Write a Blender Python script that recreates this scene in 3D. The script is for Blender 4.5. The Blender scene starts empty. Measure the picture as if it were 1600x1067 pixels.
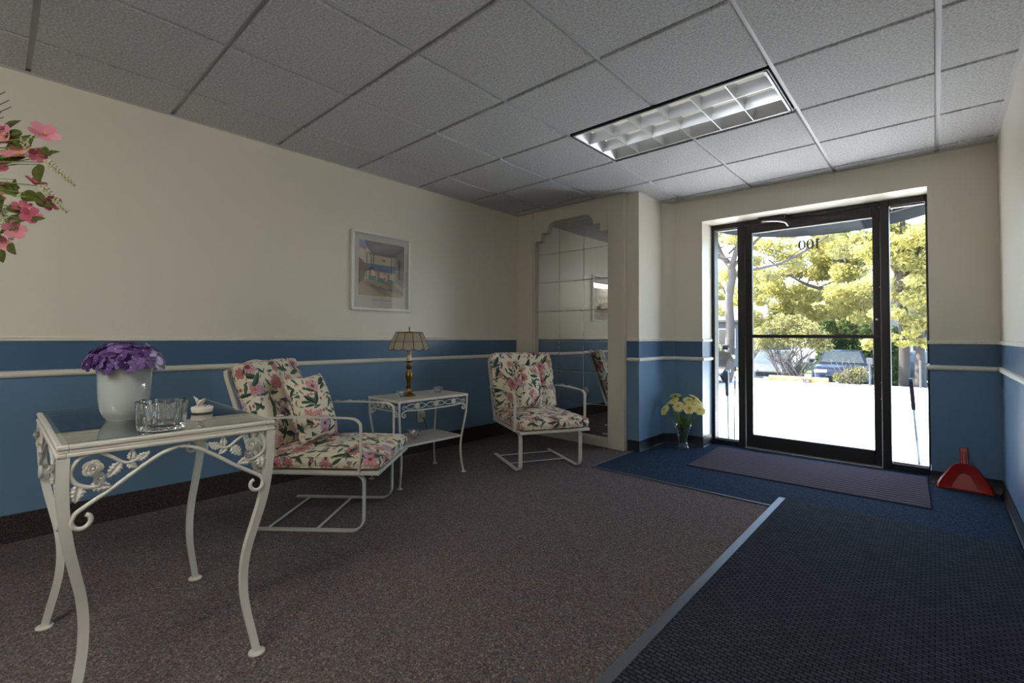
import bpy, math, random
import numpy as np
from mathutils import Vector, Matrix

random.seed(7)
rng = np.random.default_rng(11)
PI = math.pi
scene = bpy.context.scene
COL = scene.collection

# ------------------------------------------------------------------ camera
def camera():
    f, yaw, pitch, roll = 733.29, 0.7343, 0.0242, 0.0054
    fwd = Vector((-math.sin(yaw) * math.cos(pitch), math.cos(yaw) * math.cos(pitch), math.sin(pitch)))
    r = Vector((math.cos(yaw), math.sin(yaw), 0)); u = r.cross(fwd)
    r2 = r * math.cos(roll) + u * math.sin(roll); u2 = -r * math.sin(roll) + u * math.cos(roll)
    cd = bpy.data.cameras.new('camera'); cd.sensor_width = 36.0; cd.sensor_fit = 'HORIZONTAL'
    cd.lens = f / 1600 * 36.0; cd.shift_y = -25.4 / 1600; cd.clip_start = 0.02; cd.clip_end = 300
    o = bpy.data.objects.new('camera', cd); COL.objects.link(o)
    m = Matrix((r2, u2, -fwd)).transposed().to_4x4(); m.translation = (3.0238, -0.0941, 1.0381)
    o.matrix_world = m; scene.camera = o
camera()

# ------------------------------------------------------------------ sky, sun, exposure
SUN_EL, SUN_AZ = math.radians(52), math.radians(-97)     # azimuth from +Y towards +X
def sky():
    w = bpy.data.worlds.new('sky'); scene.world = w; w.use_nodes = True
    nt = w.node_tree; bg = nt.nodes['Background']
    s = nt.nodes.new('ShaderNodeTexSky'); s.sky_type = 'NISHITA'; s.sun_disc = False
    s.sun_elevation = SUN_EL; s.sun_rotation = SUN_AZ; s.air_density = 1.0; s.dust_density = 1.6; s.ozone_density = 1.0
    nt.links.new(s.outputs[0], bg.inputs[0]); bg.inputs[1].default_value = 0.38
    sd = bpy.data.lights.new('sun', 'SUN'); sd.energy = 9.6; sd.angle = math.radians(0.6); sd.color = (1.0, 0.95, 0.86)
    so = bpy.data.objects.new('sun', sd); COL.objects.link(so)
    d = Vector((math.sin(SUN_AZ) * math.cos(SUN_EL), math.cos(SUN_AZ) * math.cos(SUN_EL), math.sin(SUN_EL)))
    so.rotation_euler = d.to_track_quat('Z', 'Y').to_euler(); so.location = (-10, 20, 25)
sky()
scene.view_settings.view_transform = 'Standard'; scene.view_settings.look = 'None'
scene.view_settings.exposure = 2.1; scene.view_settings.gamma = 1.0; scene.view_settings.use_curve_mapping = False
FILL_EMISSION = 5.6          # diffuser of the unseen fill lamp added behind the viewpoint
TUBE_EMISSION = 0.8          # dimmed fluorescent tubes of the louvered troffer in view
scene.cycles.max_bounces = 14; scene.cycles.diffuse_bounces = 6; scene.cycles.glossy_bounces = 5
scene.cycles.transmission_bounces = 10; scene.cycles.transparent_max_bounces = 16
scene.cycles.sample_clamp_indirect = 6.0; scene.cycles.use_denoising = True
scene.cycles.caustics_reflective = False; scene.cycles.caustics_refractive = False

# ------------------------------------------------------------------ materials
class NT:
    def __init__(s, name):
        s.m = bpy.data.materials.new(name); s.m.use_nodes = True; s.t = s.m.node_tree
        s.b = s.t.nodes['Principled BSDF']; s.out = s.t.nodes['Material Output']
    def n(s, typ, **kw):
        x = s.t.nodes.new(typ)
        for k, v in kw.items(): setattr(x, k, v)
        return x
    def put(s, sock, v):
        if hasattr(v, 'is_output') or isinstance(v, bpy.types.NodeSocket): s.t.links.new(v, sock)
        else: sock.default_value = v
    def math(s, op, a, b=None, c=None, clamp=False):
        x = s.n('ShaderNodeMath', operation=op, use_clamp=clamp); s.put(x.inputs[0], a)
        if b is not None: s.put(x.inputs[1], b)
        if c is not None: s.put(x.inputs[2], c)
        return x.outputs[0]
    def vmath(s, op, a, b=None):
        x = s.n('ShaderNodeVectorMath', operation=op); s.put(x.inputs[0], a)
        if b is not None: s.put(x.inputs[1], b)
        return x.outputs[1] if op in ('LENGTH', 'DOT_PRODUCT', 'DISTANCE') else x.outputs[0]
    def mix(s, f, a, b):
        x = s.n('ShaderNodeMix', data_type='RGBA'); s.put(x.inputs[0], f)
        s.put(x.inputs[6], a if not isinstance(a, tuple) else (*a[:3], 1)); s.put(x.inputs[7], b if not isinstance(b, tuple) else (*b[:3], 1))
        return x.outputs[2]
    def ramp(s, f, stops, mode='LINEAR'):
        x = s.n('ShaderNodeValToRGB'); x.color_ramp.interpolation = mode; e = x.color_ramp.elements
        while len(e) < len(stops): e.new(0.5)
        for el, (p, c) in zip(e, stops): el.position = p; el.color = (*c[:3], 1)
        s.put(x.inputs[0], f); return x.outputs[0]
    def coord(s, kind='Object'): return s.n('ShaderNodeTexCoord').outputs[kind]
    def noise(s, vec, scale, detail=3, rough=0.55, out=0):
        x = s.n('ShaderNodeTexNoise'); s.put(x.inputs['Vector'], vec); x.inputs['Scale'].default_value = scale
        x.inputs['Detail'].default_value = detail; x.inputs['Roughness'].default_value = rough; return x.outputs[out]
    def bump(s, h, strength=0.3, dist=0.002):
        x = s.n('ShaderNodeBump'); x.inputs['Strength'].default_value = strength; x.inputs['Distance'].default_value = dist
        s.put(x.inputs['Height'], h); s.t.links.new(x.outputs[0], s.b.inputs['Normal'])
    def set(s, **kw):
        for k, v in kw.items():
            k = {'color': 'Base Color', 'rough': 'Roughness', 'metal': 'Metallic', 'spec': 'Specular IOR Level', 'coat': 'Coat Weight',
                 'trans': 'Transmission Weight', 'ior': 'IOR', 'alpha': 'Alpha', 'sheen': 'Sheen Weight'}.get(k, k)
            if k == 'Base Color' and isinstance(v, tuple): v = (*v[:3], 1)
            s.put(s.b.inputs[k], v)
        return s

def S(r, g, b):    # sRGB 0-255 to linear
    f = lambda c: (c / 255 / 12.92) if c / 255 <= 0.04045 else ((c / 255 + 0.055) / 1.055) ** 2.4
    return (f(r), f(g), f(b))

def paint(name, col, rough=0.5, var=0.06, scale=3.0, bump=0.15, bscale=220.0, **kw):
    k = NT(name); c = k.coord('Object')
    n = k.noise(c, scale, 4)
    a = tuple(x * (1 - var) for x in col); b = tuple(min(1, x * (1 + var)) for x in col)
    k.set(color=k.mix(n, a, b), rough=rough, **kw)
    if bump: k.bump(k.noise(c, bscale, 2), bump, 0.0008)
    return k.m

M = {}
M['wall'] = paint('wall_paint_beige', S(224, 217, 200), 0.34, 0.02, 2.0, 0.2, 260)
M['band'] = paint('wall_paint_deep_blue', S(76, 106, 136), 0.28, 0.03, 2.0, 0.15, 260)
M['blue'] = paint('wall_paint_blue', S(106, 138, 166), 0.28, 0.03, 2.0, 0.15, 260)
M['trim'] = paint('trim_paint_cream', S(232, 226, 212), 0.4, 0.03, 6, 0.05)
M['casing'] = paint('casing_paint_cream', S(218, 210, 194), 0.42, 0.03, 6, 0.08)
M['iron'] = paint('white_enamelled_iron', S(212, 208, 196), 0.32, 0.06, 25, 0.15, 120)
M['black_metal'] = paint('dark_bronze_aluminium', S(34, 31, 29), 0.4, 0.1, 8, 0.03)
M['vinyl'] = paint('dark_vinyl_base', S(26, 27, 30), 0.35, 0.08, 5, 0.05)
M['chrome'] = paint('satin_metal', S(190, 190, 190), 0.28, 0.05, 20, 0, metal=1.0)
M['grid'] = paint('ceiling_grid_white', S(205, 205, 204), 0.45, 0.02, 6, 0)
M['brass'] = paint('aged_brass', S(132, 100, 48), 0.28, 0.2, 30, 0, metal=1.0)
M['lead'] = paint('dark_lead_came', S(60, 48, 34), 0.5, 0.1, 30, 0, metal=0.6)
M['sleeve'] = paint('candle_sleeve_ivory', S(222, 208, 170), 0.5, 0.04, 30, 0)
M['plastic_red'] = paint('red_plastic', S(168, 26, 16), 0.3, 0.08, 12, 0.03)
M['plastic_black'] = paint('black_plastic', S(28, 28, 30), 0.45, 0.08, 12, 0.05)
M['plastic_ivory'] = paint('ivory_plastic', S(214, 208, 190), 0.4, 0.04, 12, 0)
M['ceramic'] = paint('white_glazed_ceramic', S(186, 192, 186), 0.08, 0.03, 10, 0, coat=1.0)
M['porcelain'] = paint('cream_porcelain', S(228, 220, 206), 0.2, 0.05, 40, 0)
M['gold'] = paint('gilt_edge', S(176, 128, 44), 0.3, 0.1, 40, 0, metal=1.0)
M['canvas'] = paint('dark_awning_canvas', S(44, 54, 60), 0.8, 0.1, 4, 0.2, 300)
M['stem'] = paint('green_stem', S(118, 142, 62), 0.5, 0.15, 30, 0)
M['twig'] = paint('brown_twig', S(74, 54, 46), 0.7, 0.2, 40, 0.3)
M['bark'] = paint('grey_bark', S(74, 68, 64), 0.85, 0.3, 5, 0.6, 14)
M['dark_bark'] = paint('dark_bark', S(46, 40, 36), 0.85, 0.3, 5, 0.6, 14)
M['rubber'] = paint('grey_rubber_edge', S(86, 92, 102), 0.4, 0.08, 10, 0.1)
M['frame_white'] = paint('white_picture_frame', S(232, 230, 224), 0.3, 0.02, 10, 0)
M['paper'] = paint('mat_board', S(206, 204, 192), 0.8, 0.02, 10, 0)
M['roof_dark'] = paint('house_shingle', S(84, 80, 76), 0.8, 0.15, 6, 0.3, 20)
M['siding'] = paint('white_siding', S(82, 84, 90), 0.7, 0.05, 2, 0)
M['brick'] = paint('house_brick', S(86, 54, 46), 0.8, 0.2, 9, 0.2, 30)
M['tyre'] = paint('tyre_rubber', S(30, 30, 31), 0.7, 0.1, 9, 0.1)
M['post_grey'] = paint('grey_post_paint', S(62, 62, 64), 0.6, 0.1, 9, 0)
M['letters'] = paint('grey_vinyl_numeral', S(96, 92, 84), 0.6, 0.03, 9, 0)
M['stencil'] = paint('dark_stencil_paint', S(52, 48, 44), 0.8, 0.2, 30, 0)

def m_emit(name, col, strength):
    k = NT(name); k.set(color=(0.8, 0.8, 0.8), rough=0.5)
    k.b.inputs['Emission Color'].default_value = (*col, 1); k.b.inputs['Emission Strength'].default_value = strength
    return k.m
M['tube'] = m_emit('fluorescent_tube', (1.0, 0.99, 0.96), TUBE_EMISSION)
M['diffuser'] = m_emit('fill_light_diffuser', (1.0, 0.985, 0.95), FILL_EMISSION)

def m_pane(name, tint=(1, 1, 1), refl=1.0, rough=0.0):
    # thin flat glazing: clear transmission plus Fresnel reflection
    k = NT(name); k.t.nodes.remove(k.b)
    tr = k.n('ShaderNodeBsdfTransparent'); tr.inputs[0].default_value = (*tint, 1)
    gl = k.n('ShaderNodeBsdfGlossy'); gl.inputs['Roughness'].default_value = rough
    g = k.n('ShaderNodeNewGeometry'); cosi = k.math('ABSOLUTE', k.vmath('DOT_PRODUCT', g.outputs['Incoming'], g.outputs['Normal']))
    fr = k.math('MULTIPLY_ADD', k.math('POWER', k.math('SUBTRACT', 1.0, cosi), 5.0), 0.96, 0.04)
    mx = k.n('ShaderNodeMixShader'); k.t.links.new(k.math('MULTIPLY', fr, refl, clamp=True), mx.inputs[0])
    k.t.links.new(tr.outputs[0], mx.inputs[1]); k.t.links.new(gl.outputs[0], mx.inputs[2]); k.t.links.new(mx.outputs[0], k.out.inputs[0])
    return k.m
M['pane'] = m_pane('clear_pane', (0.97, 0.985, 0.98), 1.0)
M['tabletop_glass'] = m_pane('table_glass', (0.80, 0.88, 0.86), 1.6)
M['picture_glass'] = m_pane('picture_glass', (0.98, 0.98, 0.98), 1.5)
def m_crystal(name, col, clear=0.5, refl=3.0, rough=0.02, ior=1.45):
    # glassware: part refracting, part clear with strong facet reflections
    k = NT(name); k.set(color=col, rough=rough, trans=1.0, ior=ior)
    tr = k.n('ShaderNodeBsdfTransparent'); tr.inputs[0].default_value = (*col, 1); gl = k.n('ShaderNodeBsdfGlossy'); gl.inputs['Roughness'].default_value = 0.06
    g = k.n('ShaderNodeNewGeometry'); cosi = k.math('ABSOLUTE', k.vmath('DOT_PRODUCT', g.outputs['Incoming'], g.outputs['Normal']))
    fr = k.math('MULTIPLY', k.math('MULTIPLY_ADD', k.math('POWER', k.math('SUBTRACT', 1.0, cosi), 4.0), 0.9, 0.05), refl, clamp=True)
    mx = k.n('ShaderNodeMixShader'); k.t.links.new(fr, mx.inputs[0]); k.t.links.new(tr.outputs[0], mx.inputs[1]); k.t.links.new(gl.outputs[0], mx.inputs[2])
    m2 = k.n('ShaderNodeMixShader'); m2.inputs[0].default_value = clear; k.t.links.new(k.b.outputs[0], m2.inputs[1]); k.t.links.new(mx.outputs[0], m2.inputs[2]); k.t.links.new(m2.outputs[0], k.out.inputs[0])
    return k.m
M['vase_crystal'] = m_crystal('vase_crystal', (0.98, 0.99, 1.0), 0.75, 3.6)
M['crystal'] = m_crystal('cut_crystal', (0.97, 0.98, 1.0), 0.45, 1.6)
k = NT('fluted_crystal'); k.set(color=(0.985, 0.99, 1.0), rough=0.0, trans=1.0, ior=1.5); M['bowl_crystal'] = k.m
M['cup_glass'] = m_crystal('blue_tinted_glass', (0.90, 0.94, 0.98), 0.7, 3.5)
M['pink_glass'] = m_crystal('pink_tinted_glass', (0.97, 0.91, 0.91), 0.7, 3.5)
k = NT('mirror_silver'); k.set(color=(0.86, 0.88, 0.86), rough=0.012, metal=1.0); M['mirror'] = k.m
k = NT('louver_aluminium'); k.set(color=(0.80, 0.82, 0.83), rough=0.3, metal=0.7); M['louver'] = k.m
k = NT('dark_car_glass'); k.set(color=(0.03, 0.04, 0.05), rough=0.05, coat=1.0); M['car_glass'] = k.m

def m_car(name, col, metal=0.4):
    k = NT(name); k.set(color=col, rough=0.3, metal=metal, coat=0.35); return k.m
M['car_black'] = m_car('black_car_paint', S(14, 18, 20))
M['car_blue'] = m_car('blue_grey_car_paint', S(26, 32, 52))
M['car_silver'] = m_car('silver_car_paint', S(78, 82, 90), 0.2)
k = NT('headlight_lens'); k.set(color=(0.8, 0.82, 0.85), rough=0.1, coat=1.0); M['lens'] = k.m

def m_tile():
    k = NT('fissured_ceiling_tile'); c = k.coord('Object')
    f = k.noise(c, 85, 3, 0.75); g = k.noise(c, 2.0, 3)
    col = k.mix(k.ramp(f, [(0.3, (0, 0, 0)), (0.7, (1, 1, 1))]), S(164, 164, 164), S(236, 236, 235)); col = k.mix(k.math('MULTIPLY', g, 0.25), col, S(150, 146, 138))
    k.set(color=col, rough=0.9); k.bump(f, 0.9, 0.004); return k.m
M['tile'] = m_tile()

def m_carpet(name, stops, cell=150.0, bump=0.8, big=0.15):
    k = NT(name); c = k.coord('Object')
    v = k.n('ShaderNodeTexVoronoi'); k.put(v.inputs['Vector'], c); v.inputs['Scale'].default_value = cell
    sep = k.n('ShaderNodeSeparateColor'); k.put(sep.inputs[0], v.outputs['Color'])
    col = k.ramp(sep.outputs[0], stops)
    n1 = k.noise(c, 130, 3, 0.7); n2 = k.noise(c, 1.4, 3)
    dk = k.ramp(n1, [(0.36, (1, 1, 1)), (0.56, (0, 0, 0))])
    col = k.mix(k.math('MULTIPLY', dk, 0.75), col, stops[0][1])
    col = k.mix(k.math('MULTIPLY', n2, big), col, stops[-1][1])
    k.set(color=col, rough=0.95, spec=0.15)
    k.bump(k.math('ADD', k.noise(c, 260, 2), k.math('MULTIPLY', n1, 0.7)), bump, 0.006); return k.m
M['carpet'] = m_carpet('brown_speckled_carpet', [(0.0, S(64, 56, 54)), (0.2, S(112, 100, 94)), (0.45, S(100, 100, 112)), (0.6, S(146, 114, 98)), (0.78, S(114, 120, 132)), (1.0, S(176, 158, 142))], 170)
M['carpet_base'] = m_carpet('brown_carpet_base', [(0.0, S(44, 36, 34)), (0.4, S(78, 66, 62)), (0.7, S(72, 70, 76)), (1.0, S(104, 84, 72))], 200)
M['blue_carpet'] = m_carpet('navy_entrance_carpet', [(0.0, S(22, 34, 50)), (0.5, S(36, 54, 76)), (1.0, S(66, 88, 112))], 200)

def m_ribrug():
    k = NT('ribbed_runner'); c = k.coord('Object'); n = k.noise(c, 240, 3); n2 = k.noise(c, 5, 3)
    col = k.mix(n, S(66, 58, 62), S(124, 112, 114)); col = k.mix(k.math('MULTIPLY', n2, 0.4), col, S(92, 90, 108))
    k.set(color=col, rough=0.95, spec=0.1); k.bump(n, 0.6, 0.004); return k.m
M['runner'] = m_ribrug()
k = NT('runner_groove'); k.set(color=S(30, 28, 32), rough=0.95); M['runner_groove'] = k.m

def m_mat():
    k = NT('waffle_floor_mat'); c = k.coord('Object')
    mp = k.n('ShaderNodeMapping'); k.put(mp.inputs[0], c); mp.inputs['Rotation'].default_value = (0, 0, 0)
    b = k.n('ShaderNodeTexBrick'); k.put(b.inputs['Vector'], mp.outputs[0])
    b.inputs['Scale'].default_value = 1.0; b.inputs['Brick Width'].default_value = 0.030; b.inputs['Row Height'].default_value = 0.017
    b.inputs['Mortar Size'].default_value = 0.0042; b.inputs['Mortar Smooth'].default_value = 0.9; b.inputs['Bias'].default_value = 0.0
    b.inputs['Color1'].default_value = (*S(86, 91, 102), 1); b.inputs['Color2'].default_value = (*S(66, 70, 79), 1); b.inputs['Mortar'].default_value = (*S(20, 21, 25), 1)
    n = k.noise(c, 300, 2); n2 = k.noise(c, 2.2, 4)
    col = k.mix(k.math('MULTIPLY', n, 0.5), b.outputs['Color'], S(22, 23, 27)); col = k.mix(k.math('MULTIPLY', n2, 0.3), col, S(72, 78, 88))
    k.set(color=col, rough=0.95, spec=0.08)
    h = k.math('SUBTRACT', k.math('MULTIPLY', n, 0.15), b.outputs['Fac']); k.bump(h, 0.6, 0.005); return k.m
M['mat'] = m_mat()

def m_asphalt():
    k = NT('pale_asphalt'); c = k.coord('Object'); n = k.noise(c, 60, 4, 0.7); n2 = k.noise(c, 0.4, 4)
    col = k.mix(n, S(196, 196, 200), S(232, 232, 234)); col = k.mix(k.math('MULTIPLY', n2, 0.3), col, S(204, 204, 208))
    k.set(color=col, rough=0.9); k.bump(n, 0.5, 0.01); return k.m
M['asphalt'] = m_asphalt()
M['street'] = paint('street_ground', S(72, 72, 74), 0.9, 0.15, 0.5, 0.2, 20)
M['grass'] = paint('verge_grass', S(56, 72, 30), 0.9, 0.3, 3, 0.5, 40)

def m_concrete_yellow():
    k = NT('worn_yellow_concrete'); c = k.coord('Object'); n = k.noise(c, 5, 5, 0.7)
    col = k.ramp(n, [(0.42, S(112, 108, 96)), (0.5, S(118, 96, 40)), (0.58, S(106, 102, 92))]); k.set(color=col, rough=0.9); return k.m
M['wheelstop'] = m_concrete_yellow()

def m_leaf(name, a, b, transl=0.55):
    k = NT(name); c = k.coord('Object'); n = k.noise(c, 0.9, 3)
    g = k.n('ShaderNodeNewGeometry')
    col = k.mix(k.math('ADD', k.math('MULTIPLY', n, 0.6), k.math('MULTIPLY', g.outputs['Random Per Island'], 0.45), clamp=True), a, b)
    k.set(color=col, rough=0.6, spec=0.2)
    tl = k.n('ShaderNodeBsdfTranslucent'); k.t.links.new(col, tl.inputs[0])
    mx = k.n('ShaderNodeMixShader'); mx.inputs[0].default_value = transl
    k.t.links.new(k.b.outputs[0], mx.inputs[1]); k.t.links.new(tl.outputs[0], mx.inputs[2]); k.t.links.new(mx.outputs[0], k.out.inputs[0])
    return k.m
M['leaf_spring'] = m_leaf('spring_leaf', S(132, 128, 62), S(184, 178, 112))
M['leaf_pale'] = m_leaf('pale_leaf', S(146, 142, 84), S(188, 182, 128))
M['leaf_hedge'] = m_leaf('hedge_leaf', S(38, 56, 26), S(80, 100, 50), 0.35)
M['leaf_bush'] = m_leaf('bush_leaf', S(96, 94, 54), S(144, 140, 92), 0.4)
M['leaf_low'] = m_leaf('low_shrub_leaf', S(70, 74, 42), S(128, 124, 82), 0.3)
M['leaf_silk'] = m_leaf('silk_leaf_green', S(52, 62, 26), S(104, 112, 50), 0.25)
M['leaf_stem'] = m_leaf('gerbera_leaf_green', S(70, 98, 42), S(130, 150, 70), 0.3)
M['pink1'] = m_leaf('pink_silk_petal', S(206, 108, 132), S(232, 160, 172), 0.3)
M['pink2'] = m_leaf('deep_pink_silk_petal', S(178, 70, 100), S(212, 116, 138), 0.3)
M['white_bud'] = m_leaf('white_spike_bud', S(206, 200, 164), S(232, 228, 206), 0.25)
M['yellow_anther'] = paint('yellow_anther', S(216, 168, 60), 0.6, 0.1, 50, 0)
M['gerbera'] = m_leaf('pale_yellow_petal', S(244, 230, 130), S(253, 248, 205), 0.35)
M['gerbera_eye'] = paint('gerbera_eye', S(206, 164, 52), 0.8, 0.2, 300, 0.6, 900)
for i, (a, b) in enumerate([((78, 50, 108), (124, 92, 154)), ((104, 74, 134), (156, 128, 184)), ((58, 34, 84), (92, 60, 122)), ((180, 168, 206), (214, 206, 228))]):
    M['hydrangea%d' % i] = m_leaf('hydrangea_petal_%s' % 'abcd'[i], S(*a), S(*b), 0.3)

def m_capiz():
    k = NT('capiz_shell'); c = k.coord('Object'); n = k.noise(c, 30, 4)
    col = k.mix(n, S(176, 166, 142), S(212, 202, 180)); k.set(color=col, rough=0.25)
    tl = k.n('ShaderNodeBsdfTranslucent'); k.t.links.new(col, tl.inputs[0]); mx = k.n('ShaderNodeMixShader'); mx.inputs[0].default_value = 0.35
    k.t.links.new(k.b.outputs[0], mx.inputs[1]); k.t.links.new(tl.outputs[0], mx.inputs[2]); k.t.links.new(mx.outputs[0], k.out.inputs[0]); return k.m
M['capiz'] = m_capiz()

def m_floral():
    k = NT('floral_chintz'); uv = k.coord('UV')
    nz = k.n('ShaderNodeTexNoise'); k.put(nz.inputs['Vector'], uv); nz.inputs['Scale'].default_value = 22.0; nz.inputs['Detail'].default_value = 2
    warp = k.vmath('SCALE', k.vmath('SUBTRACT', nz.outputs['Color'], (0.5, 0.5, 0.5)));
    warp.node.inputs['Scale'].default_value = 0.012
    uvw = k.vmath('ADD', uv, warp)
    def layer(scale, off, rand=1.0):
        sc = k.vmath('MULTIPLY', k.vmath('ADD', uvw, (off, off * 0.7, 0)), (scale, scale, 0))
        v = k.n('ShaderNodeTexVoronoi', voronoi_dimensions='2D'); k.put(v.inputs['Vector'], sc); v.inputs['Scale'].default_value = 1.0; v.inputs['Randomness'].default_value = rand
        loc = k.vmath('SUBTRACT', sc, v.outputs['Position'])
        s = k.n('ShaderNodeSeparateXYZ'); k.put(s.inputs[0], loc); r = k.n('ShaderNodeSeparateColor'); k.put(r.inputs[0], v.outputs['Color'])
        return s.outputs[0], s.outputs[1], r.outputs[0], r.outputs[1], r.outputs[2], k.vmath('LENGTH', loc)
    col = k.mix(k.noise(uv, 6, 3), S(226, 214, 184), S(238, 230, 208))
    def leaf(col, scale, off, prob, a, b, c0, c1):
        x, y, r1, r2, r3, d = layer(scale, off)
        th = k.math('MULTIPLY', r1, 6.283); cs = k.math('COSINE', th); sn = k.math('SINE', th)
        u = k.math('ADD', k.math('MULTIPLY', x, cs), k.math('MULTIPLY', y, sn)); v = k.math('SUBTRACT', k.math('MULTIPLY', y, cs), k.math('MULTIPLY', x, sn))
        q = k.math('DIVIDE', u, a); w = k.math('MULTIPLY', k.math('SUBTRACT', 1.0, k.math('MULTIPLY', q, q)), b)
        m = k.math('LESS_THAN', k.math('ABSOLUTE', v), w); m = k.math('MULTIPLY', m, k.math('LESS_THAN', r2, prob))
        lc = k.mix(r3, c0, c1); lc = k.mix(k.math('MULTIPLY', k.math('GREATER_THAN', v, 0.0), 0.35), lc, S(120, 140, 110))
        return k.mix(m, col, lc)
    def bloom(col, scale, off, prob, R, npet, stops, centre):
        x, y, r1, r2, r3, d = layer(scale, off, 0.9)
        an = k.math('ADD', k.math('ARCTAN2', y, x), k.math('MULTIPLY', r1, 6.283))
        pet = k.math('ABSOLUTE', k.math('COSINE', k.math('MULTIPLY', an, npet / 2)))
        rad = k.math('MULTIPLY', k.math('ADD', 0.62, k.math('MULTIPLY', pet, 0.38)), R)
        m = k.math('MULTIPLY', k.math('LESS_THAN', d, rad), k.math('LESS_THAN', r2, prob))
        base = k.ramp(r3, stops, 'CONSTANT'); t = k.math('DIVIDE', d, R, clamp=True)
        shade = k.math('MULTIPLY', k.math('ABSOLUTE', k.math('SINE', k.math('MULTIPLY', t, 9.0))), 0.45)
        pc = k.mix(shade, base, S(238, 200, 190)); pc = k.mix(k.math('MULTIPLY', k.math('SUBTRACT', 1.0, pet), 0.5), pc, S(130, 50, 60))
        pc = k.mix(k.math('LESS_THAN', t, 0.22), pc, centre)
        return k.mix(m, col, pc)
    G0, G1 = S(28, 58, 48), S(72, 104, 84)
    col = leaf(col, 21, 3.1, 0.55, 0.46, 0.09, S(70, 96, 76), S(120, 136, 110))
    col = leaf(col, 14, 9.7, 0.62, 0.48, 0.13, G0, G1)
    col = bloom(col, 24, 5.3, 0.34, 0.30, 5, [(0.0, S(170, 62, 74)), (0.35, S(206, 128, 136)), (0.65, S(150, 134, 176))], S(110, 40, 50))
    reds = [(0.0, S(206, 124, 132)), (0.25, S(182, 84, 94)), (0.45, S(206, 140, 118)), (0.62, S(176, 160, 196)), (0.82, S(218, 158, 166))]
    col = bloom(col, 7.0, 1.7, 0.66, 0.36, 9, reds, S(150, 60, 70))
    col = bloom(col, 9.5, 14.2, 0.42, 0.32, 7, reds, S(190, 130, 80))
    col = leaf(col, 8.5, 31.9, 0.55, 0.46, 0.13, S(24, 52, 42), S(54, 92, 74))
    col = leaf(col, 10.0, 47.3, 0.45, 0.46, 0.10, S(24, 52, 42), S(54, 92, 74))
    k.set(color=col, rough=0.85, spec=0.2, sheen=0.15)
    k.bump(k.noise(uv, 500, 2), 0.15, 0.001); return k.m
M['floral'] = m_floral()

def m_perf():
    k = NT('perforated_white_metal'); c = k.coord('Object')
    v = k.n('ShaderNodeTexVoronoi', voronoi_dimensions='2D'); k.put(v.inputs['Vector'], c); v.inputs['Scale'].default_value = 120; v.inputs['Randomness'].default_value = 0.0
    m = k.math('LESS_THAN', v.outputs['Distance'], 0.28)
    k.set(color=k.mix(m, S(220, 214, 200), S(110, 104, 96)), rough=0.4); return k.m
M['perf'] = m_perf()

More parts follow.
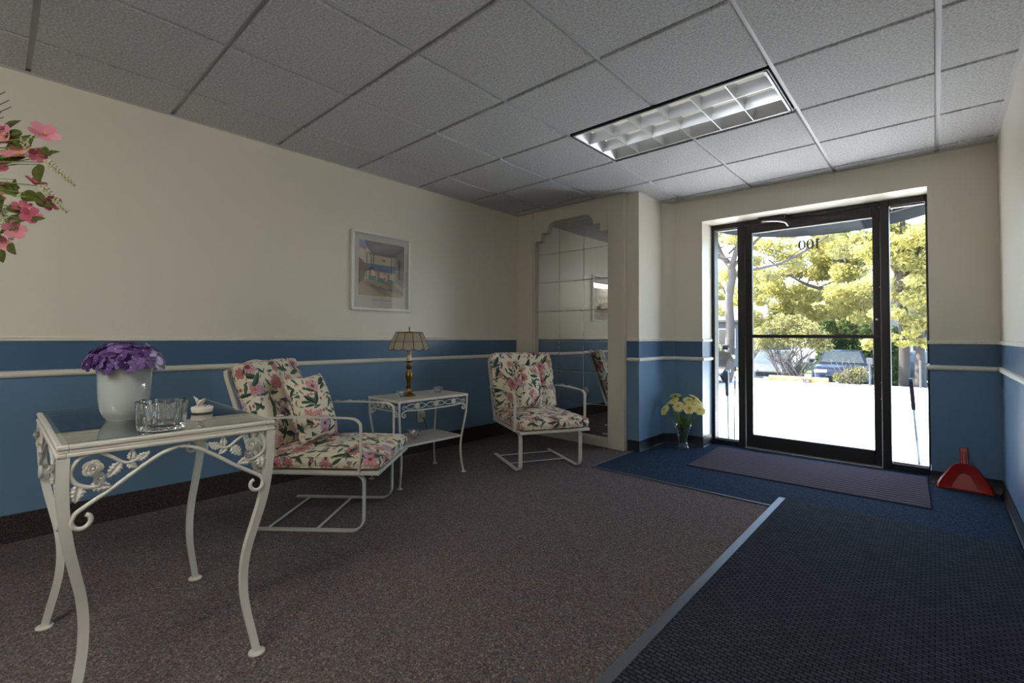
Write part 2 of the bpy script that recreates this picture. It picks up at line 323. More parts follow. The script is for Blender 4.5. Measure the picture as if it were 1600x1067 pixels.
# ------------------------------------------------------------------ mesh builder
class MB:
    def __init__(s): s.v = []; s.f = []; s.mi = []; s.uv = {}
    def add(s, vs, fs, mi=0):
        o = len(s.v); s.v += [tuple(q) for q in vs]
        for f in fs: s.f.append(tuple(o + i for i in f)); s.mi.append(mi)
        return s
    def box(s, x0, x1, y0, y1, z0, z1, mi=0, mat=None):
        vs = [Vector((x, y, z)) for z in (z0, z1) for y in (y0, y1) for x in (x0, x1)]
        if mat is not None: vs = [mat @ q for q in vs]
        return s.add(vs, [(0, 2, 3, 1), (4, 5, 7, 6), (0, 1, 5, 4), (2, 6, 7, 3), (0, 4, 6, 2), (1, 3, 7, 5)], mi)
    def bbox(s, x0, x1, y0, y1, z0, z1, b=0.004, mi=0, mat=None):
        # box with chamfered edges (24 verts)
        vs = []; idx = {}
        X, Y, Z = (x0, x1), (y0, y1), (z0, z1)
        for i in (0, 1):
            for j in (0, 1):
                for l in (0, 1):
                    sx, sy, sz = (1 - 2 * i), (1 - 2 * j), (1 - 2 * l)
                    for a in range(3):
                        q = [X[i] + sx * b, Y[j] + sy * b, Z[l] + sz * b]; q[a] = (X[i], Y[j], Z[l])[a]
                        idx[i, j, l, a] = len(vs); vs.append(Vector(q))
        fs = []
        for a in range(3):
            for e in (0, 1):
                o = [q for q in range(3) if q != a]; ring = []
                for p, q in ((0, 0), (1, 0), (1, 1), (0, 1)):
                    c = [0, 0, 0]; c[a] = e; c[o[0]] = p; c[o[1]] = q; ring.append(idx[(*c, a)])
                fs.append(tuple(ring if (e == 1) ^ (a == 1) else ring[::-1]))
        for a in range(3):
            o = [q for q in range(3) if q != a]
            for p in (0, 1):
                for q in (0, 1):
                    c0 = [0, 0, 0]; c1 = [0, 0, 0]; c1[a] = 1; c0[o[0]] = c1[o[0]] = p; c0[o[1]] = c1[o[1]] = q
                    fs.append((idx[(*c0, o[0])], idx[(*c1, o[0])], idx[(*c1, o[1])], idx[(*c0, o[1])]))
        for i in (0, 1):
            for j in (0, 1):
                for l in (0, 1): fs.append((idx[i, j, l, 0], idx[i, j, l, 1], idx[i, j, l, 2]))
        if mat is not None: vs = [mat @ q for q in vs]
        return s.add(vs, fs, mi)
    def tube(s, path, r, n=8, closed=False, mi=0, flat=None, up=None, caps=True):
        # round (or flat=(half-width, half-thickness)) section swept along a path
        P = [Vector(q) for q in path]; N = len(P)
        R = list(r) if hasattr(r, '__len__') else [r] * N
        T = []
        for i in range(N):
            a = P[(i - 1) % N] if (closed or i > 0) else P[i]; b = P[(i + 1) % N] if (closed or i < N - 1) else P[i]
            t = (b - a); T.append(t.normalized() if t.length > 1e-9 else Vector((0, 0, 1)))
        u = Vector(up) if up is not None else (Vector((0, 0, 1)) if abs(T[0].z) < 0.9 else Vector((1, 0, 0)))
        rings = []
        for i in range(N):
            if up is not None: u = Vector(up)
            u = (u - T[i] * u.dot(T[i]))
            if u.length < 1e-6: u = T[i].orthogonal()
            u.normalize(); w = T[i].cross(u)
            if flat:
                hw, ht = flat; k = R[i]
                ring = [P[i] + u * (a * ht * k) + w * (c * hw * k) for a, c in ((1, 1), (1, -1), (-1, -1), (-1, 1))]
            else: ring = [P[i] + (u * math.cos(q) + w * math.sin(q)) * R[i] for q in [2 * PI * j / n for j in range(n)]]
            rings.append(ring)
        m = 4 if flat else n; vs = [q for g in rings for q in g]; fs = []
        for i in range(N if closed else N - 1):
            j = (i + 1) % N
            for q in range(m): fs.append((i * m + q, i * m + (q + 1) % m, j * m + (q + 1) % m, j * m + q))
        if not closed and caps: fs.append(tuple(range(m))[::-1]); fs.append(tuple((N - 1) * m + q for q in range(m)))
        return s.add(vs, fs, mi)
    def lathe(s, prof, n=24, c=(0, 0, 0), mi=0, caps=True, squash=1.0):
        vs = []; fs = []
        for r, z in prof:
            for j in range(n): a = 2 * PI * j / n; vs.append((c[0] + r * math.cos(a), c[1] + r * math.sin(a) * squash, c[2] + z))
        for i in range(len(prof) - 1):
            for j in range(n): fs.append((i * n + j, i * n + (j + 1) % n, (i + 1) * n + (j + 1) % n, (i + 1) * n + j))
        if caps: fs.append(tuple(range(n))[::-1]); fs.append(tuple((len(prof) - 1) * n + j for j in range(n)))
        return s.add(vs, fs, mi)
    def prism(s, poly, d0, d1, axis='Y', mi=0):
        # polygon (a, b) extruded along axis
        def p(a, b, d): return {'X': (d, a, b), 'Y': (a, d, b), 'Z': (a, b, d)}[axis]
        n = len(poly); vs = [p(a, b, d0) for a, b in poly] + [p(a, b, d1) for a, b in poly]
        fs = [tuple(range(n)), tuple(range(2 * n - 1, n - 1, -1))] + [(i, i + n, (i + 1) % n + n, (i + 1) % n) for i in range(n)]
        return s.add(vs, fs, mi)
    def mesh(s, name, mats, smooth=False, uvf=None):
        me = bpy.data.meshes.new(name); me.from_pydata([tuple(q) for q in s.v], [], s.f)
        for m in (mats if isinstance(mats, (list, tuple)) else [mats]): me.materials.append(m)
        if any(s.mi): me.polygons.foreach_set('material_index', s.mi)
        if smooth is True: me.polygons.foreach_set('use_smooth', [True] * len(s.f))
        if uvf:
            ul = me.uv_layers.new(name='uv'); me.update()
            for p in me.polygons:
                for li in p.loop_indices: ul.data[li].uv = uvf(me.vertices[me.loops[li].vertex_index].co, p.normal)
        me.validate(); me.update()
        if smooth == 'auto':
            me.polygons.foreach_set('use_smooth', [True] * len(me.polygons)); me.set_sharp_from_angle(angle=math.radians(40))
        return me
    def build(s, name, mats, parent=None, smooth=False, uvf=None, fixn=True):
        me = s.mesh(name, mats, smooth, uvf)
        if fixn:
            import bmesh
            b = bmesh.new(); b.from_mesh(me); bmesh.ops.recalc_face_normals(b, faces=b.faces); b.to_mesh(me); b.free()
        return link(name, me, parent)

def link(name, me, parent=None, mat=None):
    o = bpy.data.objects.new(name, me); COL.objects.link(o)
    if parent is not None: o.parent = parent
    if mat is not None: o.matrix_local = mat
    return o
def empty(name, loc=(0, 0, 0), rz=0.0, parent=None):
    o = bpy.data.objects.new(name, None); o.empty_display_size = 0.05; COL.objects.link(o); o.location = loc; o.rotation_euler = (0, 0, rz)
    if parent: o.parent = parent
    return o
def tag(o, label=None, cat=None, group=None, kind=None):
    if label: o['label'] = label
    if cat: o['category'] = cat
    if group: o['group'] = group
    if kind: o['kind'] = kind
    return o
def struct(o, label=None): return tag(o, label, None, None, 'structure')
def smoothpath(pts, n=6):
    P = [Vector(p) for p in pts]; out = []
    for i in range(len(P) - 1):
        a = P[max(i - 1, 0)]; b = P[i]; c = P[i + 1]; d = P[min(i + 2, len(P) - 1)]
        for j in range(n):
            t = j / n
            out.append(0.5 * ((2 * b) + (c - a) * t + (2 * a - 5 * b + 4 * c - d) * t * t + (3 * b - a - 3 * c + d) * t ** 3))
    out.append(P[-1]); return out
def TR(x=0, y=0, z=0, rx=0, ry=0, rz=0, s=1.0):
    from mathutils import Euler
    return Matrix.Translation((x, y, z)) @ Euler((rx, ry, rz)).to_matrix().to_4x4() @ Matrix.Diagonal((*((s,) * 3 if not hasattr(s, '__len__') else s), 1))

# ------------------------------------------------------------------ room shell
XL, XR, YB, YM, XP, YE, H = -0.415, 3.346, -2.60, 3.84, 1.025, 4.4246, 2.371
DX0, DX1, DZ, YF = 1.38, 2.99, 2.145, 4.68      # door opening, frame plane
ZR0, ZR1, ZTOP = 0.834, 1.004, 2.55
BANDS = [(0.0, ZR0, 2), (ZR0, ZR1, 1), (ZR1, ZTOP, 0)]
WM = [M['wall'], M['band'], M['blue']]

def wallblock(name, polys, label=None):
    b = MB()
    for poly, z0, z1 in polys:
        for a, c, mi in BANDS:
            lo, hi = max(a, z0), min(c, z1)
            if hi > lo: b.prism(poly, lo, hi, 'Z', mi)
    return struct(b.build(name, WM), label)
rect = lambda x0, x1, y0, y1: [(x0, y0), (x1, y0), (x1, y1), (x0, y1)]
wallblock('wall_left', [(rect(XL - 0.15, XL, YB - 0.15, YM), 0, ZTOP)])
wallblock('wall_alcove', [([(XL - 0.15, YM), (XP, YM), (XP, 4.33), (1.115, YE), (1.115, 4.85), (XL - 0.15, 4.85)], 0, ZTOP)])
wallblock('wall_end', [(rect(1.115, DX0, YE, 4.85), 0, ZTOP), (rect(DX1, XR + 0.15, YE, 4.85), 0, ZTOP), (rect(DX0, DX1, YE, 4.85), DZ, ZTOP)])
wallblock('wall_right', [(rect(XR, XR + 0.15, YB, YE), 0, ZTOP)])
wallblock('wall_back', [(rect(XL, XR + 0.15, YB - 0.15, YB), 0, ZTOP)])
b = MB(); b.box(XL - 0.15, XR + 0.15, YB - 0.15, 4.85, -0.12, 0.0); struct(b.build('floor', M['carpet']))

def ribbon(pts, prof):
    # sweep plan-mitred profile (offset, z) along a polyline; the room lies on its right-hand side
    P = [Vector((x, y)) for x, y in pts]; N = len(P); b = MB(); k = len(prof); nr = []
    for i in range(N - 1):
        t = (P[i + 1] - P[i]).normalized(); nr.append(Vector((t.y, -t.x)))
    vs = []
    for i in range(N):
        if i == 0: m = nr[0]
        elif i == N - 1: m = nr[-1]
        else:
            m = (nr[i - 1] + nr[i]).normalized(); m = m / max(0.3, m.dot(nr[i]))
        for o, z in prof: q = P[i] + m * o; vs.append((q.x, q.y, z))
    fs = []
    for i in range(N - 1):
        for j in range(k): fs.append((i * k + j, i * k + (j + 1) % k, (i + 1) * k + (j + 1) % k, (i + 1) * k + j))
    fs += [tuple(range(k)), tuple((N - 1) * k + j for j in range(k))[::-1]]
    b.add(vs, fs); return b
LINE_A = [(XL, YB), (XL, 3.79)]
LINE_B = [(0.912, YM), (XP, YM), (XP, 4.33), (1.115, YE), (DX0, YE), (DX0, YF - 0.01)]
LINE_C = [(DX1, YF - 0.01), (DX1, YE), (XR, YE), (XR, YB)]
RAIL_UP = [(0, 1.000), (0.010, 1.002), (0.014, 1.008), (0.009, 1.014), (0.013, 1.019), (0.010, 1.024), (0, 1.026)]
RAIL_LOW = [(0, 0.816), (0.008, 0.817), (0.016, 0.824), (0.019, 0.834), (0.016, 0.844), (0.008, 0.851), (0, 0.852)]
n = 1
for ln in (LINE_A, LINE_B, LINE_C):
    for pr in (RAIL_UP, RAIL_LOW):
        struct(ribbon(ln, pr).build('trim_%d' % n, M['trim'], None, 'auto')); n += 1
struct(ribbon(LINE_A, [(0, 0), (0.012, 0), (0.012, 0.132), (0.008, 0.136), (0, 0.136)]).build('baseboard_left', M['carpet_base']))
COVE = [(0, 0), (0.016, 0), (0.010, 0.010), (0.005, 0.022), (0.004, 0.098), (0, 0.10)]
struct(ribbon(LINE_B, COVE).build('baseboard_alcove', M['vinyl'], None, 'auto'))
struct(ribbon(LINE_C, COVE).build('baseboard_right', M['vinyl'], None, 'auto'))

# ---- ceiling: slab, tegular tiles, grid bars
T = 0.6096
b = MB(); b.box(XL - 0.15, XR + 0.15, YB - 0.15, 4.85, 2.535, 2.56); CEIL = struct(b.build('ceiling', M['grid']))
TILE_CACHE = {}
def tile(x0, x1, y0, y1):
    key = (round(x1 - x0, 4), round(y1 - y0, 4))
    if key not in TILE_CACHE:
        w, d = key; q = MB(); e = 0.003
        lo = [(e, e), (w - e, e), (w - e, d - e), (e, d - e)]; hi = [(0, 0), (w, 0), (w, d), (0, d)]
        vs = [(a, c, 0) for a, c in lo] + [(a, c, 0.004) for a, c in hi] + [(a, c, 0.028) for a, c in hi]
        fs = [(3, 2, 1, 0), (8, 9, 10, 11)] + [(i + o, (i + 1) % 4 + o, (i + 1) % 4 + 4 + o, i + 4 + o) for o in (0, 4) for i in range(4)]
        q.add(vs, fs); TILE_CACHE[key] = q.mesh('ceiling_tile', M['tile'])
    o = link('ceiling_tile', TILE_CACHE[key], CEIL); o.location = (x0, y0, H)
G = 0.011     # half gap between tiles
FIX = [(2, 4)]
skip = {(i + a, j) for i, j in FIX for a in (0, 1)}
for i in range(-1, 6):
    for j in range(-5, 8):
        if (i, j) in skip: continue
        x0, x1 = max(i * T + G, XL + 0.012), min((i + 1) * T - G, XR - 0.012)
        ymax = YM - 0.06 if (i + 1) * T - G < XP else YE - 0.012
        y0, y1 = max(j * T + G, YB + 0.012), min((j + 1) * T - G, ymax)
        if x1 - x0 > 0.02 and y1 - y0 > 0.02: tile(x0, x1, y0, y1)
for i in range(0, 6):
    y1 = YM if i * T < XP else YE
    for ya, yb in (((YB, 4 * T), (5 * T, y1)) if i == 3 else ((YB, y1),)):
        b = MB(); b.box(i * T - 0.012, i * T + 0.012, ya, yb, H + 0.016, H + 0.05); b.build('grid_bar', M['grid'], CEIL)
for j in range(-4, 8):
    x0 = XL if j * T < YM else XP
    if j * T > YE: continue
    b = MB(); b.box(x0, XR, j * T - 0.012, j * T + 0.012, H + 0.0162, H + 0.05); b.build('grid_bar', M['grid'], CEIL)
for k_, ln in enumerate(([(XL, YB), (XL, YM), (0.0, YM)], [(0.9, YM), (XP, YM), (XP, 4.33), (1.115, YE), (XR, YE), (XR, YB)])):
    ribbon(ln, [(0, H - 0.002), (0.022, H - 0.002), (0.022, H + 0.006), (0, H + 0.006)]).build('wall_angle', M['grid'], CEIL)

def troffer(i, j, label):
    x0, x1, y0, y1 = i * T + 0.016, (i + 2) * T - 0.016, j * T + 0.016, (j + 1) * T - 0.016
    t = empty('ceiling_light', ((x0 + x1) / 2, (y0 + y1) / 2, H)); tag(t, label, 'light')
    w, d = (x1 - x0) / 2, (y1 - y0) / 2
    q = MB()      # dark housing collar and body
    q.box(-w, w, -d, -d + 0.006, 0.0, 0.13).box(-w, w, d - 0.006, d, 0, 0.13).box(-w, -w + 0.006, -d, d, 0, 0.13).box(w - 0.006, w, -d, d, 0, 0.13).box(-w, w, -d, d, 0.125, 0.13)
    q.build('housing', M['plastic_black'], t)
    w -= 0.012; d -= 0.012; q = MB()
    for a, c in (((-w, w), (-d, -d + 0.010)), ((-w, w), (d - 0.010, d)), ((-w, -w + 0.010), (-d, d)), ((w - 0.010, w), (-d, d))): q.box(*a, *c, -0.001, 0.012)
    q.build('frame', M['frame_white'], t)
    w -= 0.010; d -= 0.010
    def blade(along, pos):
        # parabolic wedge: thin at the bottom, flaring upwards
        q = MB(); pr = [(0.0016, 0.0), (0.004, 0.018), (0.010, 0.040), (0.022, 0.062)]
        poly = [(pos - a, z) for a, z in pr[::-1]] + [(pos + a, z) for a, z in pr]
        if along == 'X': q.prism(poly, -w, w, 'X')
        else: q.prism(poly, -d, d, 'Y')
        q.build('louver_blade', M['louver'], t, 'auto')
    for a in (-d / 3, d / 3): blade('X', a)
    for a in range(1, 6): blade('Y', -w + 2 * w * a / 6)
    q = MB(); poly = []                     # side reflectors curving up
    pr = [(0.0, 0.0), (0.010, 0.02), (0.022, 0.045), (0.04, 0.07)]
    for sgn in (-1, 1):
        q.prism([(sgn * (d - a), z) for a, z in pr] + [(sgn * d, 0.07)], -w, w, 'X'); q.prism([(sgn * (w - a), z) for a, z in pr] + [(sgn * w, 0.07)], -d, d, 'Y')
    q.build('reflector', M['louver'], t, 'auto')
    q = MB()
    for c in (-2 * d / 3, 0, 2 * d / 3):
        arc = [(c + (d / 3) * u, 0.118 - 0.045 * abs(u) ** 2.2) for u in np.linspace(-1, 1, 11)]
        q.prism(arc + [(c + d / 3, 0.124), (c - d / 3, 0.124)], -w, w, 'X')
    q.build('back_reflector', M['frame_white'], t, 'auto')
    for c in (-2 * d / 3, 0, 2 * d / 3):
        q = MB(); q.tube([(-w + 0.01, c, 0.090), (w - 0.01, c, 0.090)], 0.013, 12); q.build('tube', M['tube'], t, True)
    return t
troffer(2, 4, 'recessed fluorescent troffer with parabolic louver cells above the seating')
def fill_light(x, y, label):  # invented ceiling lamp out of view, added to lift the room's brightness
    t = empty('added_fill_light', (x, y, H), PI / 2); tag(t, label, 'light')
    MB().bbox(-1.13, 1.13, -0.13, 0.13, -0.03, 0.0, 0.004).build('housing', M['frame_white'], t)
    q = MB(); q.prism([(-0.12, -0.03), (-0.118, -0.07), (-0.09, -0.10), (0.09, -0.10), (0.118, -0.07), (0.12, -0.03)], -1.115, 1.115, 'X'); q.build('diffuser', M['diffuser'], t)
    for sg in (-1, 1): MB().bbox(min(sg * 1.115, sg * 1.13), max(sg * 1.115, sg * 1.13), -0.125, 0.125, -0.105, -0.03, 0.004).build('end_cap', M['frame_white'], t)
fill_light(2.30, -1.45, 'long unseen fill lamp added on the ceiling behind the viewpoint')

# ------------------------------------------------------------------ storefront: frame, sidelights, door
FY0, FY1 = YF, YF + 0.11
b = MB()
DF = struct(empty('door_frame', (DX0, FY0, 0)))
def bar(name, x0, x1, z0, z1, parent, y0=FY0, y1=FY1, mat='black_metal', be=0.003):
    b = MB(); b.bbox(x0, x1, y0, y1, z0, z1, be); o = b.build(name, M[mat]); o.parent = parent; o.matrix_parent_inverse = Matrix.Translation(-parent.location); return o
bar('jamb', DX0, 1.408, 0, DZ, DF); bar('jamb', 2.975, DX1, 0, DZ, DF)
bar('mullion', 1.622, 1.682, 0, DZ, DF); bar('mullion', 2.700, 2.757, 0, DZ, DF)
bar('head', 1.408, 1.622, 2.100, DZ, DF); bar('head', 1.682, 2.700, 2.108, DZ, DF); bar('head', 2.757, 2.975, 2.095, DZ, DF)
bar('sill', 1.408, 1.622, 0, 0.050, DF); bar('sill', 2.757, 2.975, 0, 0.055, DF)
bar('threshold', 1.682, 2.700, 0, 0.014, DF, FY0 - 0.02, FY1, 'chrome')
bar('stop_bead', 1.420, 1.612, 2.086, 2.100, DF, FY0 + 0.03, FY0 + 0.05, 'chrome', 0.002); bar('stop_bead', 2.765, 2.970, 2.081, 2.095, DF, FY0 + 0.03, FY0 + 0.05, 'chrome', 0.002)
bar('stop_bead', 1.420, 1.612, 0.050, 0.060, DF, FY0 + 0.03, FY0 + 0.05, 'chrome', 0.002); bar('stop_bead', 2.765, 2.970, 0.055, 0.066, DF, FY0 + 0.03, FY0 + 0.05, 'chrome', 0.002)
for i, (x0, x1, z0, z1) in enumerate(((1.408, 1.622, 0.05, 2.10), (2.757, 2.975, 0.055, 2.095))):
    w = struct(empty('window_%d' % (i + 1), (x0, FY0, 0))); bar('pane', x0, x1, z0, z1, w, FY0 + 0.052, FY0 + 0.0585, 'pane', 0.0005)
D = struct(empty('door_1', (1.685, FY0, 0)))
dx0, dx1, dz0, dz1 = 1.686, 2.696, 0.016, 2.104; gy0, gy1 = FY0 + 0.022, FY0 + 0.066
bar('stile', dx0, 1.744, dz0, dz1, D, gy0, gy1); bar('stile', 2.648, dx1, dz0, dz1, D, gy0, gy1)
bar('top_rail', 1.744, 2.648, 2.030, dz1, D, gy0, gy1); bar('bottom_rail', 1.744, 2.648, dz0, 0.132, D, gy0, gy1)
bar('glazing_bead', 1.744, 2.648, 2.022, 2.031, D, gy0 + 0.004, gy0 + 0.014, 'chrome', 0.001)
bar('pane', 1.744, 2.648, 0.132, 2.030, D, FY0 + 0.041, FY0 + 0.047, 'pane', 0.0005)
pb = MB(); pb.bbox(1.700, 2.700, FY0 - 0.040, FY0 - 0.018, 1.038, 1.068, 0.006)
for x in (1.715, 2.672): pb.bbox(x - 0.012, x + 0.012, FY0 - 0.03, FY0 + 0.03, 1.040, 1.066, 0.003)
def under(o, parent): o.parent = parent; o.matrix_parent_inverse = Matrix.Translation(-Vector(parent.location)); return o
under(pb.build('push_bar', M['black_metal']), D)
bar('pull_plate', 2.640, 2.668, 0.815, 1.030, D, FY0 + 0.07, FY0 + 0.10)
bar('lock_cylinder', 2.664, 2.680, 1.185, 1.201, D, FY0 + 0.010, FY0 + 0.024, 'chrome', 0.003)
for z in (1.45, 0.68, 0.55): bar('rivet', 2.690, 2.696, z, z + 0.008, D, FY0 + 0.016, FY0 + 0.024, 'chrome', 0.001)
# door closer on the head with its folding arm
cl = under(MB().bbox(1.815, 2.045, FY0 - 0.060, FY0 + 0.0, 2.112, 2.165, 0.010).build('door_closer', M['black_metal']), D)
ca = MB(); ca.tube(smoothpath([(1.86, FY0 - 0.05, 2.107), (1.93, FY0 - 0.075, 2.097), (2.00, FY0 - 0.06, 2.085), (2.035, FY0 - 0.02, 2.075), (2.045, FY0 + 0.02, 2.05)], 5), 0.007, 8, flat=None)
ca.lathe([(0.014, 0), (0.014, 0.018)], 14, (1.86, FY0 - 0.045, 2.096))
o = ca.build('closer_arm', M['chrome'], None, 'auto'); under(o, D)
# numerals on the glass, read from outside (mirrored from in here)
def numeral(kind, cx, cz, h):
    q = MB(); y = FY0 + 0.0405; n = 28
    if kind == '0':
        vs = []; fs = []
        for j in range(n):
            a = 2 * PI * j / n; vs += [(cx + 0.33 * h * math.cos(a), y, cz + 0.5 * h * math.sin(a)), (cx + 0.155 * h * math.cos(a), y, cz + 0.42 * h * math.sin(a))]
        fs = [(2 * j, 2 * ((j + 1) % n), 2 * ((j + 1) % n) + 1, 2 * j + 1) for j in range(n)]; q.add(vs, fs)
    else:
        for p in ([(-.09, -.5), (.09, -.5), (.09, .5), (-.09, .5)], [(-.2, -.5), (.2, -.5), (.2, -.45), (-.2, -.45)], [(.09, .5), (.09, .34), (.24, .28), (.24, .33)]):
            q.add([(cx + a * h, y, cz + c * h) for a, c in p], [(0, 1, 2, 3)])
    return under(q.build('numeral', M['letters']), D)
for kch, cx in (('0', 2.150), ('0', 2.212), ('1', 2.265)): numeral(kch, cx, 1.868, 0.088)

# ------------------------------------------------------------------ mirrored panel in its cream surround
MR = empty('mirror_panel', (0.28, YM, 0)); tag(MR, 'tall wall mirror of square tiles in a stepped cream surround', 'mirror')
def mpart(bm, name, m, sm=False): return under(bm.build(name, m, None, sm), MR)
mpart(MB().bbox(XL, -0.180, YM - 0.055, YM, 0, H, 0.004), 'casing', M['casing'])
mpart(MB().bbox(-0.180, -0.160, YM - 0.042, YM, 0, H, 0.003), 'casing_bead', M['casing'])
mpart(MB().bbox(0.735, 0.905, YM - 0.060, YM, 0, H, 0.005), 'casing', M['casing'])
mpart(MB().bbox(-0.160, 0.735, YM - 0.045, YM - 0.001, 0, 0.085, 0.004), 'kick_panel', M['casing'])
hx0, hx1 = -0.160, 0.735; hc = (hx0 + hx1) / 2
half = [(hx0, 2.055), (hx0 + 0.088, 2.055), (hx0 + 0.088, 2.135), (hx0 + 0.165, 2.135)]
arc = [(hx0 + 0.165 + 0.10 * (1 - math.cos(a)), 2.135 + 0.105 * math.sin(a)) for a in np.linspace(0.25, PI / 2, 7)]
left = half + arc; right = [(2 * hc - x, z) for x, z in left[::-1]]
low = left + right
hb = MB(); yy0, yy1 = YM - 0.048, YM - 0.006
# header built as vertical strips so the stepped arch stays clean
for (xa, za), (xb, zb) in zip(low[:-1], low[1:]):
    if abs(xb - xa) > 1e-5: hb.prism([(xa, za), (xb, zb), (xb, H), (xa, H)], yy0, yy1, 'Y')
mpart(hb, 'header', M['casing'])
cw = (hx1 - hx0) / 3; rows = [0.085 + 0.3045 * k_ for k_ in range(8)]
for r_ in range(len(rows)):
    for c_ in range(3):
        z0 = rows[r_]; z1 = min(z0 + 0.3045, H - 0.03); x0 = hx0 + c_ * cw
        if z1 - z0 < 0.05: continue
        w, h = cw / 2 - 0.0008, (z1 - z0) / 2 - 0.0008; e = 0.0035
        q = MB(); vs = [(-w, 0.0, -h), (w, 0, -h), (w, 0, h), (-w, 0, h), (-w + e, -0.0012, -h + e), (w - e, -0.0012, -h + e), (w - e, -0.0012, h - e), (-w + e, -0.0012, h - e), (-w, .003, -h), (w, .003, -h), (w, .003, h), (-w, .003, h)]
        q.add(vs, [(4, 5, 6, 7), (0, 1, 5, 4), (1, 2, 6, 5), (2, 3, 7, 6), (3, 0, 4, 7), (8, 11, 10, 9), (0, 8, 9, 1), (1, 9, 10, 2), (2, 10, 11, 3), (3, 11, 8, 0)])
        o = q.build('mirror_tile', M['mirror'], MR)
        o.location = (x0 + cw / 2 - 0.28, -0.006, (z0 + z1) / 2)
        o.rotation_euler = (random.uniform(-.0022, .0022), 0, random.uniform(-.0022, .0022))

# ------------------------------------------------------------------ floor coverings
b = MB(); b.prism([(0.985, 3.150), (XR - 0.018, 3.150), (XR - 0.018, YE - 0.018), (DX1 - 0.018, YE - 0.018), (DX1 - 0.018, FY0), (DX0 + 0.018, FY0), (DX0 + 0.018, YE - 0.018), (1.125, YE - 0.018), (1.043, 4.335), (1.043, 3.822), (0.985, 3.822)], 0.0, 0.007, 'Z')
tag(b.build('entrance_carpet', M['blue_carpet']), 'navy blue carpet laid wall to wall before the glass door', 'carpet')
b = MB(); b.prism([(0.985, 0.0), (1.008, 0.0), (1.005, 0.009), (0.990, 0.009)], 0, 1, 'Y')
b = MB(); b.bbox(0.968, 2.26, 3.136, 3.152, 0.0, 0.0085, 0.003); b.bbox(0.968, 0.986, 3.152, 3.822, 0.0, 0.0085, 0.003)
tag(b.build('carpet_edge_strip', M['rubber'], None), 'thin grey strip where brown carpet meets navy carpet', 'edge strip')
RU = empty('ribbed_runner', (2.245, 4.125, 0.007)); tag(RU, 'grey brown ribbed runner lying on navy carpet at the door', 'rug')
rw, rd = 0.735, 0.425
MB().bbox(-rw, rw, -rd, rd, 0.0, 0.005, 0.002).build('backing', M['runner_groove'], RU)
nrib = 15; rib = None
for k_ in range(nrib):
    yc = -rd + 0.010 + (2 * rd - 0.02) * (k_ + 0.5) / nrib
    if rib is None:
        q = MB(); hw = (2 * rd - 0.02) / nrib / 2 - 0.0075
        q.prism([(-hw, 0), (-hw, 0.0025), (-hw * 0.7, 0.005), (hw * 0.7, 0.005), (hw, 0.0025), (hw, 0)], -rw + 0.004, rw - 0.004, 'X'); rib = q.mesh('rib', M['runner'])
    o = link('rib', rib, RU); o.location = (0, yc, 0.004)
RU.rotation_euler = (0, 0, 0.035)
BM = empty('floor_mat', (2.785, 1.35, 0.0)); tag(BM, 'large charcoal waffle mat with grey rubber edge on brown carpet', 'mat')
mw, md = 0.53, 2.0
MB().bbox(-mw, mw, -md, md, 0.0, 0.0095, 0.003).build('rubber_border', M['rubber'], BM)
q = MB(); q.box(-mw + 0.042, mw - 0.004, -md + 0.042, md - 0.014, 0.0092, 0.0135)
q.build('pile', M['mat'], BM)

# ------------------------------------------------------------------ cast ornament shapes shared by the iron furniture
def leaf_mesh(name, L=1.0, W=0.6, curl=0.14, teeth=5, mat=M['iron'], thick=0.06):
    q = MB(); n = 22; rows = []
    for i in range(n):
        t = i / (n - 1); w = W / 2 * (math.sin(PI * min(1, t ** 0.75)) ** 0.8) * (1 + 0.17 * math.sin(t * PI * 2 * teeth)) + 0.004
        x = t * L; z = curl * math.sin(t * PI) * 0.5
        rows.append([(x, -w, z - 0.10 * w), (x, -w * 0.5, z + 0.14 * W * math.sin(PI * t) + (0.035 * math.sin(t * PI * 2 * teeth) if teeth else 0.01 * math.sin(t * 25))), (x, 0, z - 0.03 * (teeth > 0)), (x, w * 0.5, z + 0.14 * W * math.sin(PI * t) + (0.035 * math.sin(t * PI * 2 * teeth) if teeth else 0.01 * math.sin(t * 25))), (x, w, z - 0.10 * w)])
    vs = [p for r in rows for p in r] + [(p[0], p[1], p[2] - thick) for r in rows for p in r]; o = n * 5; fs = []
    for i in range(n - 1):
        for j in range(4):
            a = i * 5 + j; fs.append((a, a + 1, a + 6, a + 5)); fs.append((a + o, a + 5 + o, a + 6 + o, a + 1 + o))
        for a in (i * 5, i * 5 + 4): fs.append((a, a + 5, a + 5 + o, a + o))
    q.add(vs, fs); return q.mesh(name, mat, 'auto')
def rose_mesh(name, mat=M['iron']):
    # unit-radius open rose: three rings of cupped petals round a bud, facing +Z
    q = MB()
    for ring, (npet, r0, r1, zt, ph) in enumerate(((5, 0.30, 1.0, 0.22, 0.0), (5, 0.22, 0.72, 0.42, 0.6), (4, 0.10, 0.45, 0.60, 0.2))):
        for j in range(npet):
            a0 = 2 * PI * j / npet + ph; nu, nv = 5, 5; vs = []
            for u in range(nu):
                for v in range(nv):
                    s_ = (u / (nu - 1) - 0.5); t = v / (nv - 1); rr = r0 + (r1 - r0) * t * (1 - 0.5 * s_ * s_ * 2); an = a0 + s_ * 2 * PI / npet * 1.18
                    vs.append((rr * math.cos(an), rr * math.sin(an), zt * math.sin(t * PI * 0.62) + 0.05 * math.cos(s_ * 6)))
            q.add(vs, [(u * nv + v, u * nv + v + 1, (u + 1) * nv + v + 1, (u + 1) * nv + v) for u in range(nu - 1) for v in range(nv - 1)])
    q.lathe([(0.02, 0.75), (0.16, 0.66), (0.2, 0.4), (0.3, 0.1), (0.6, -0.1)], 10)
    return q.mesh(name, mat, True)
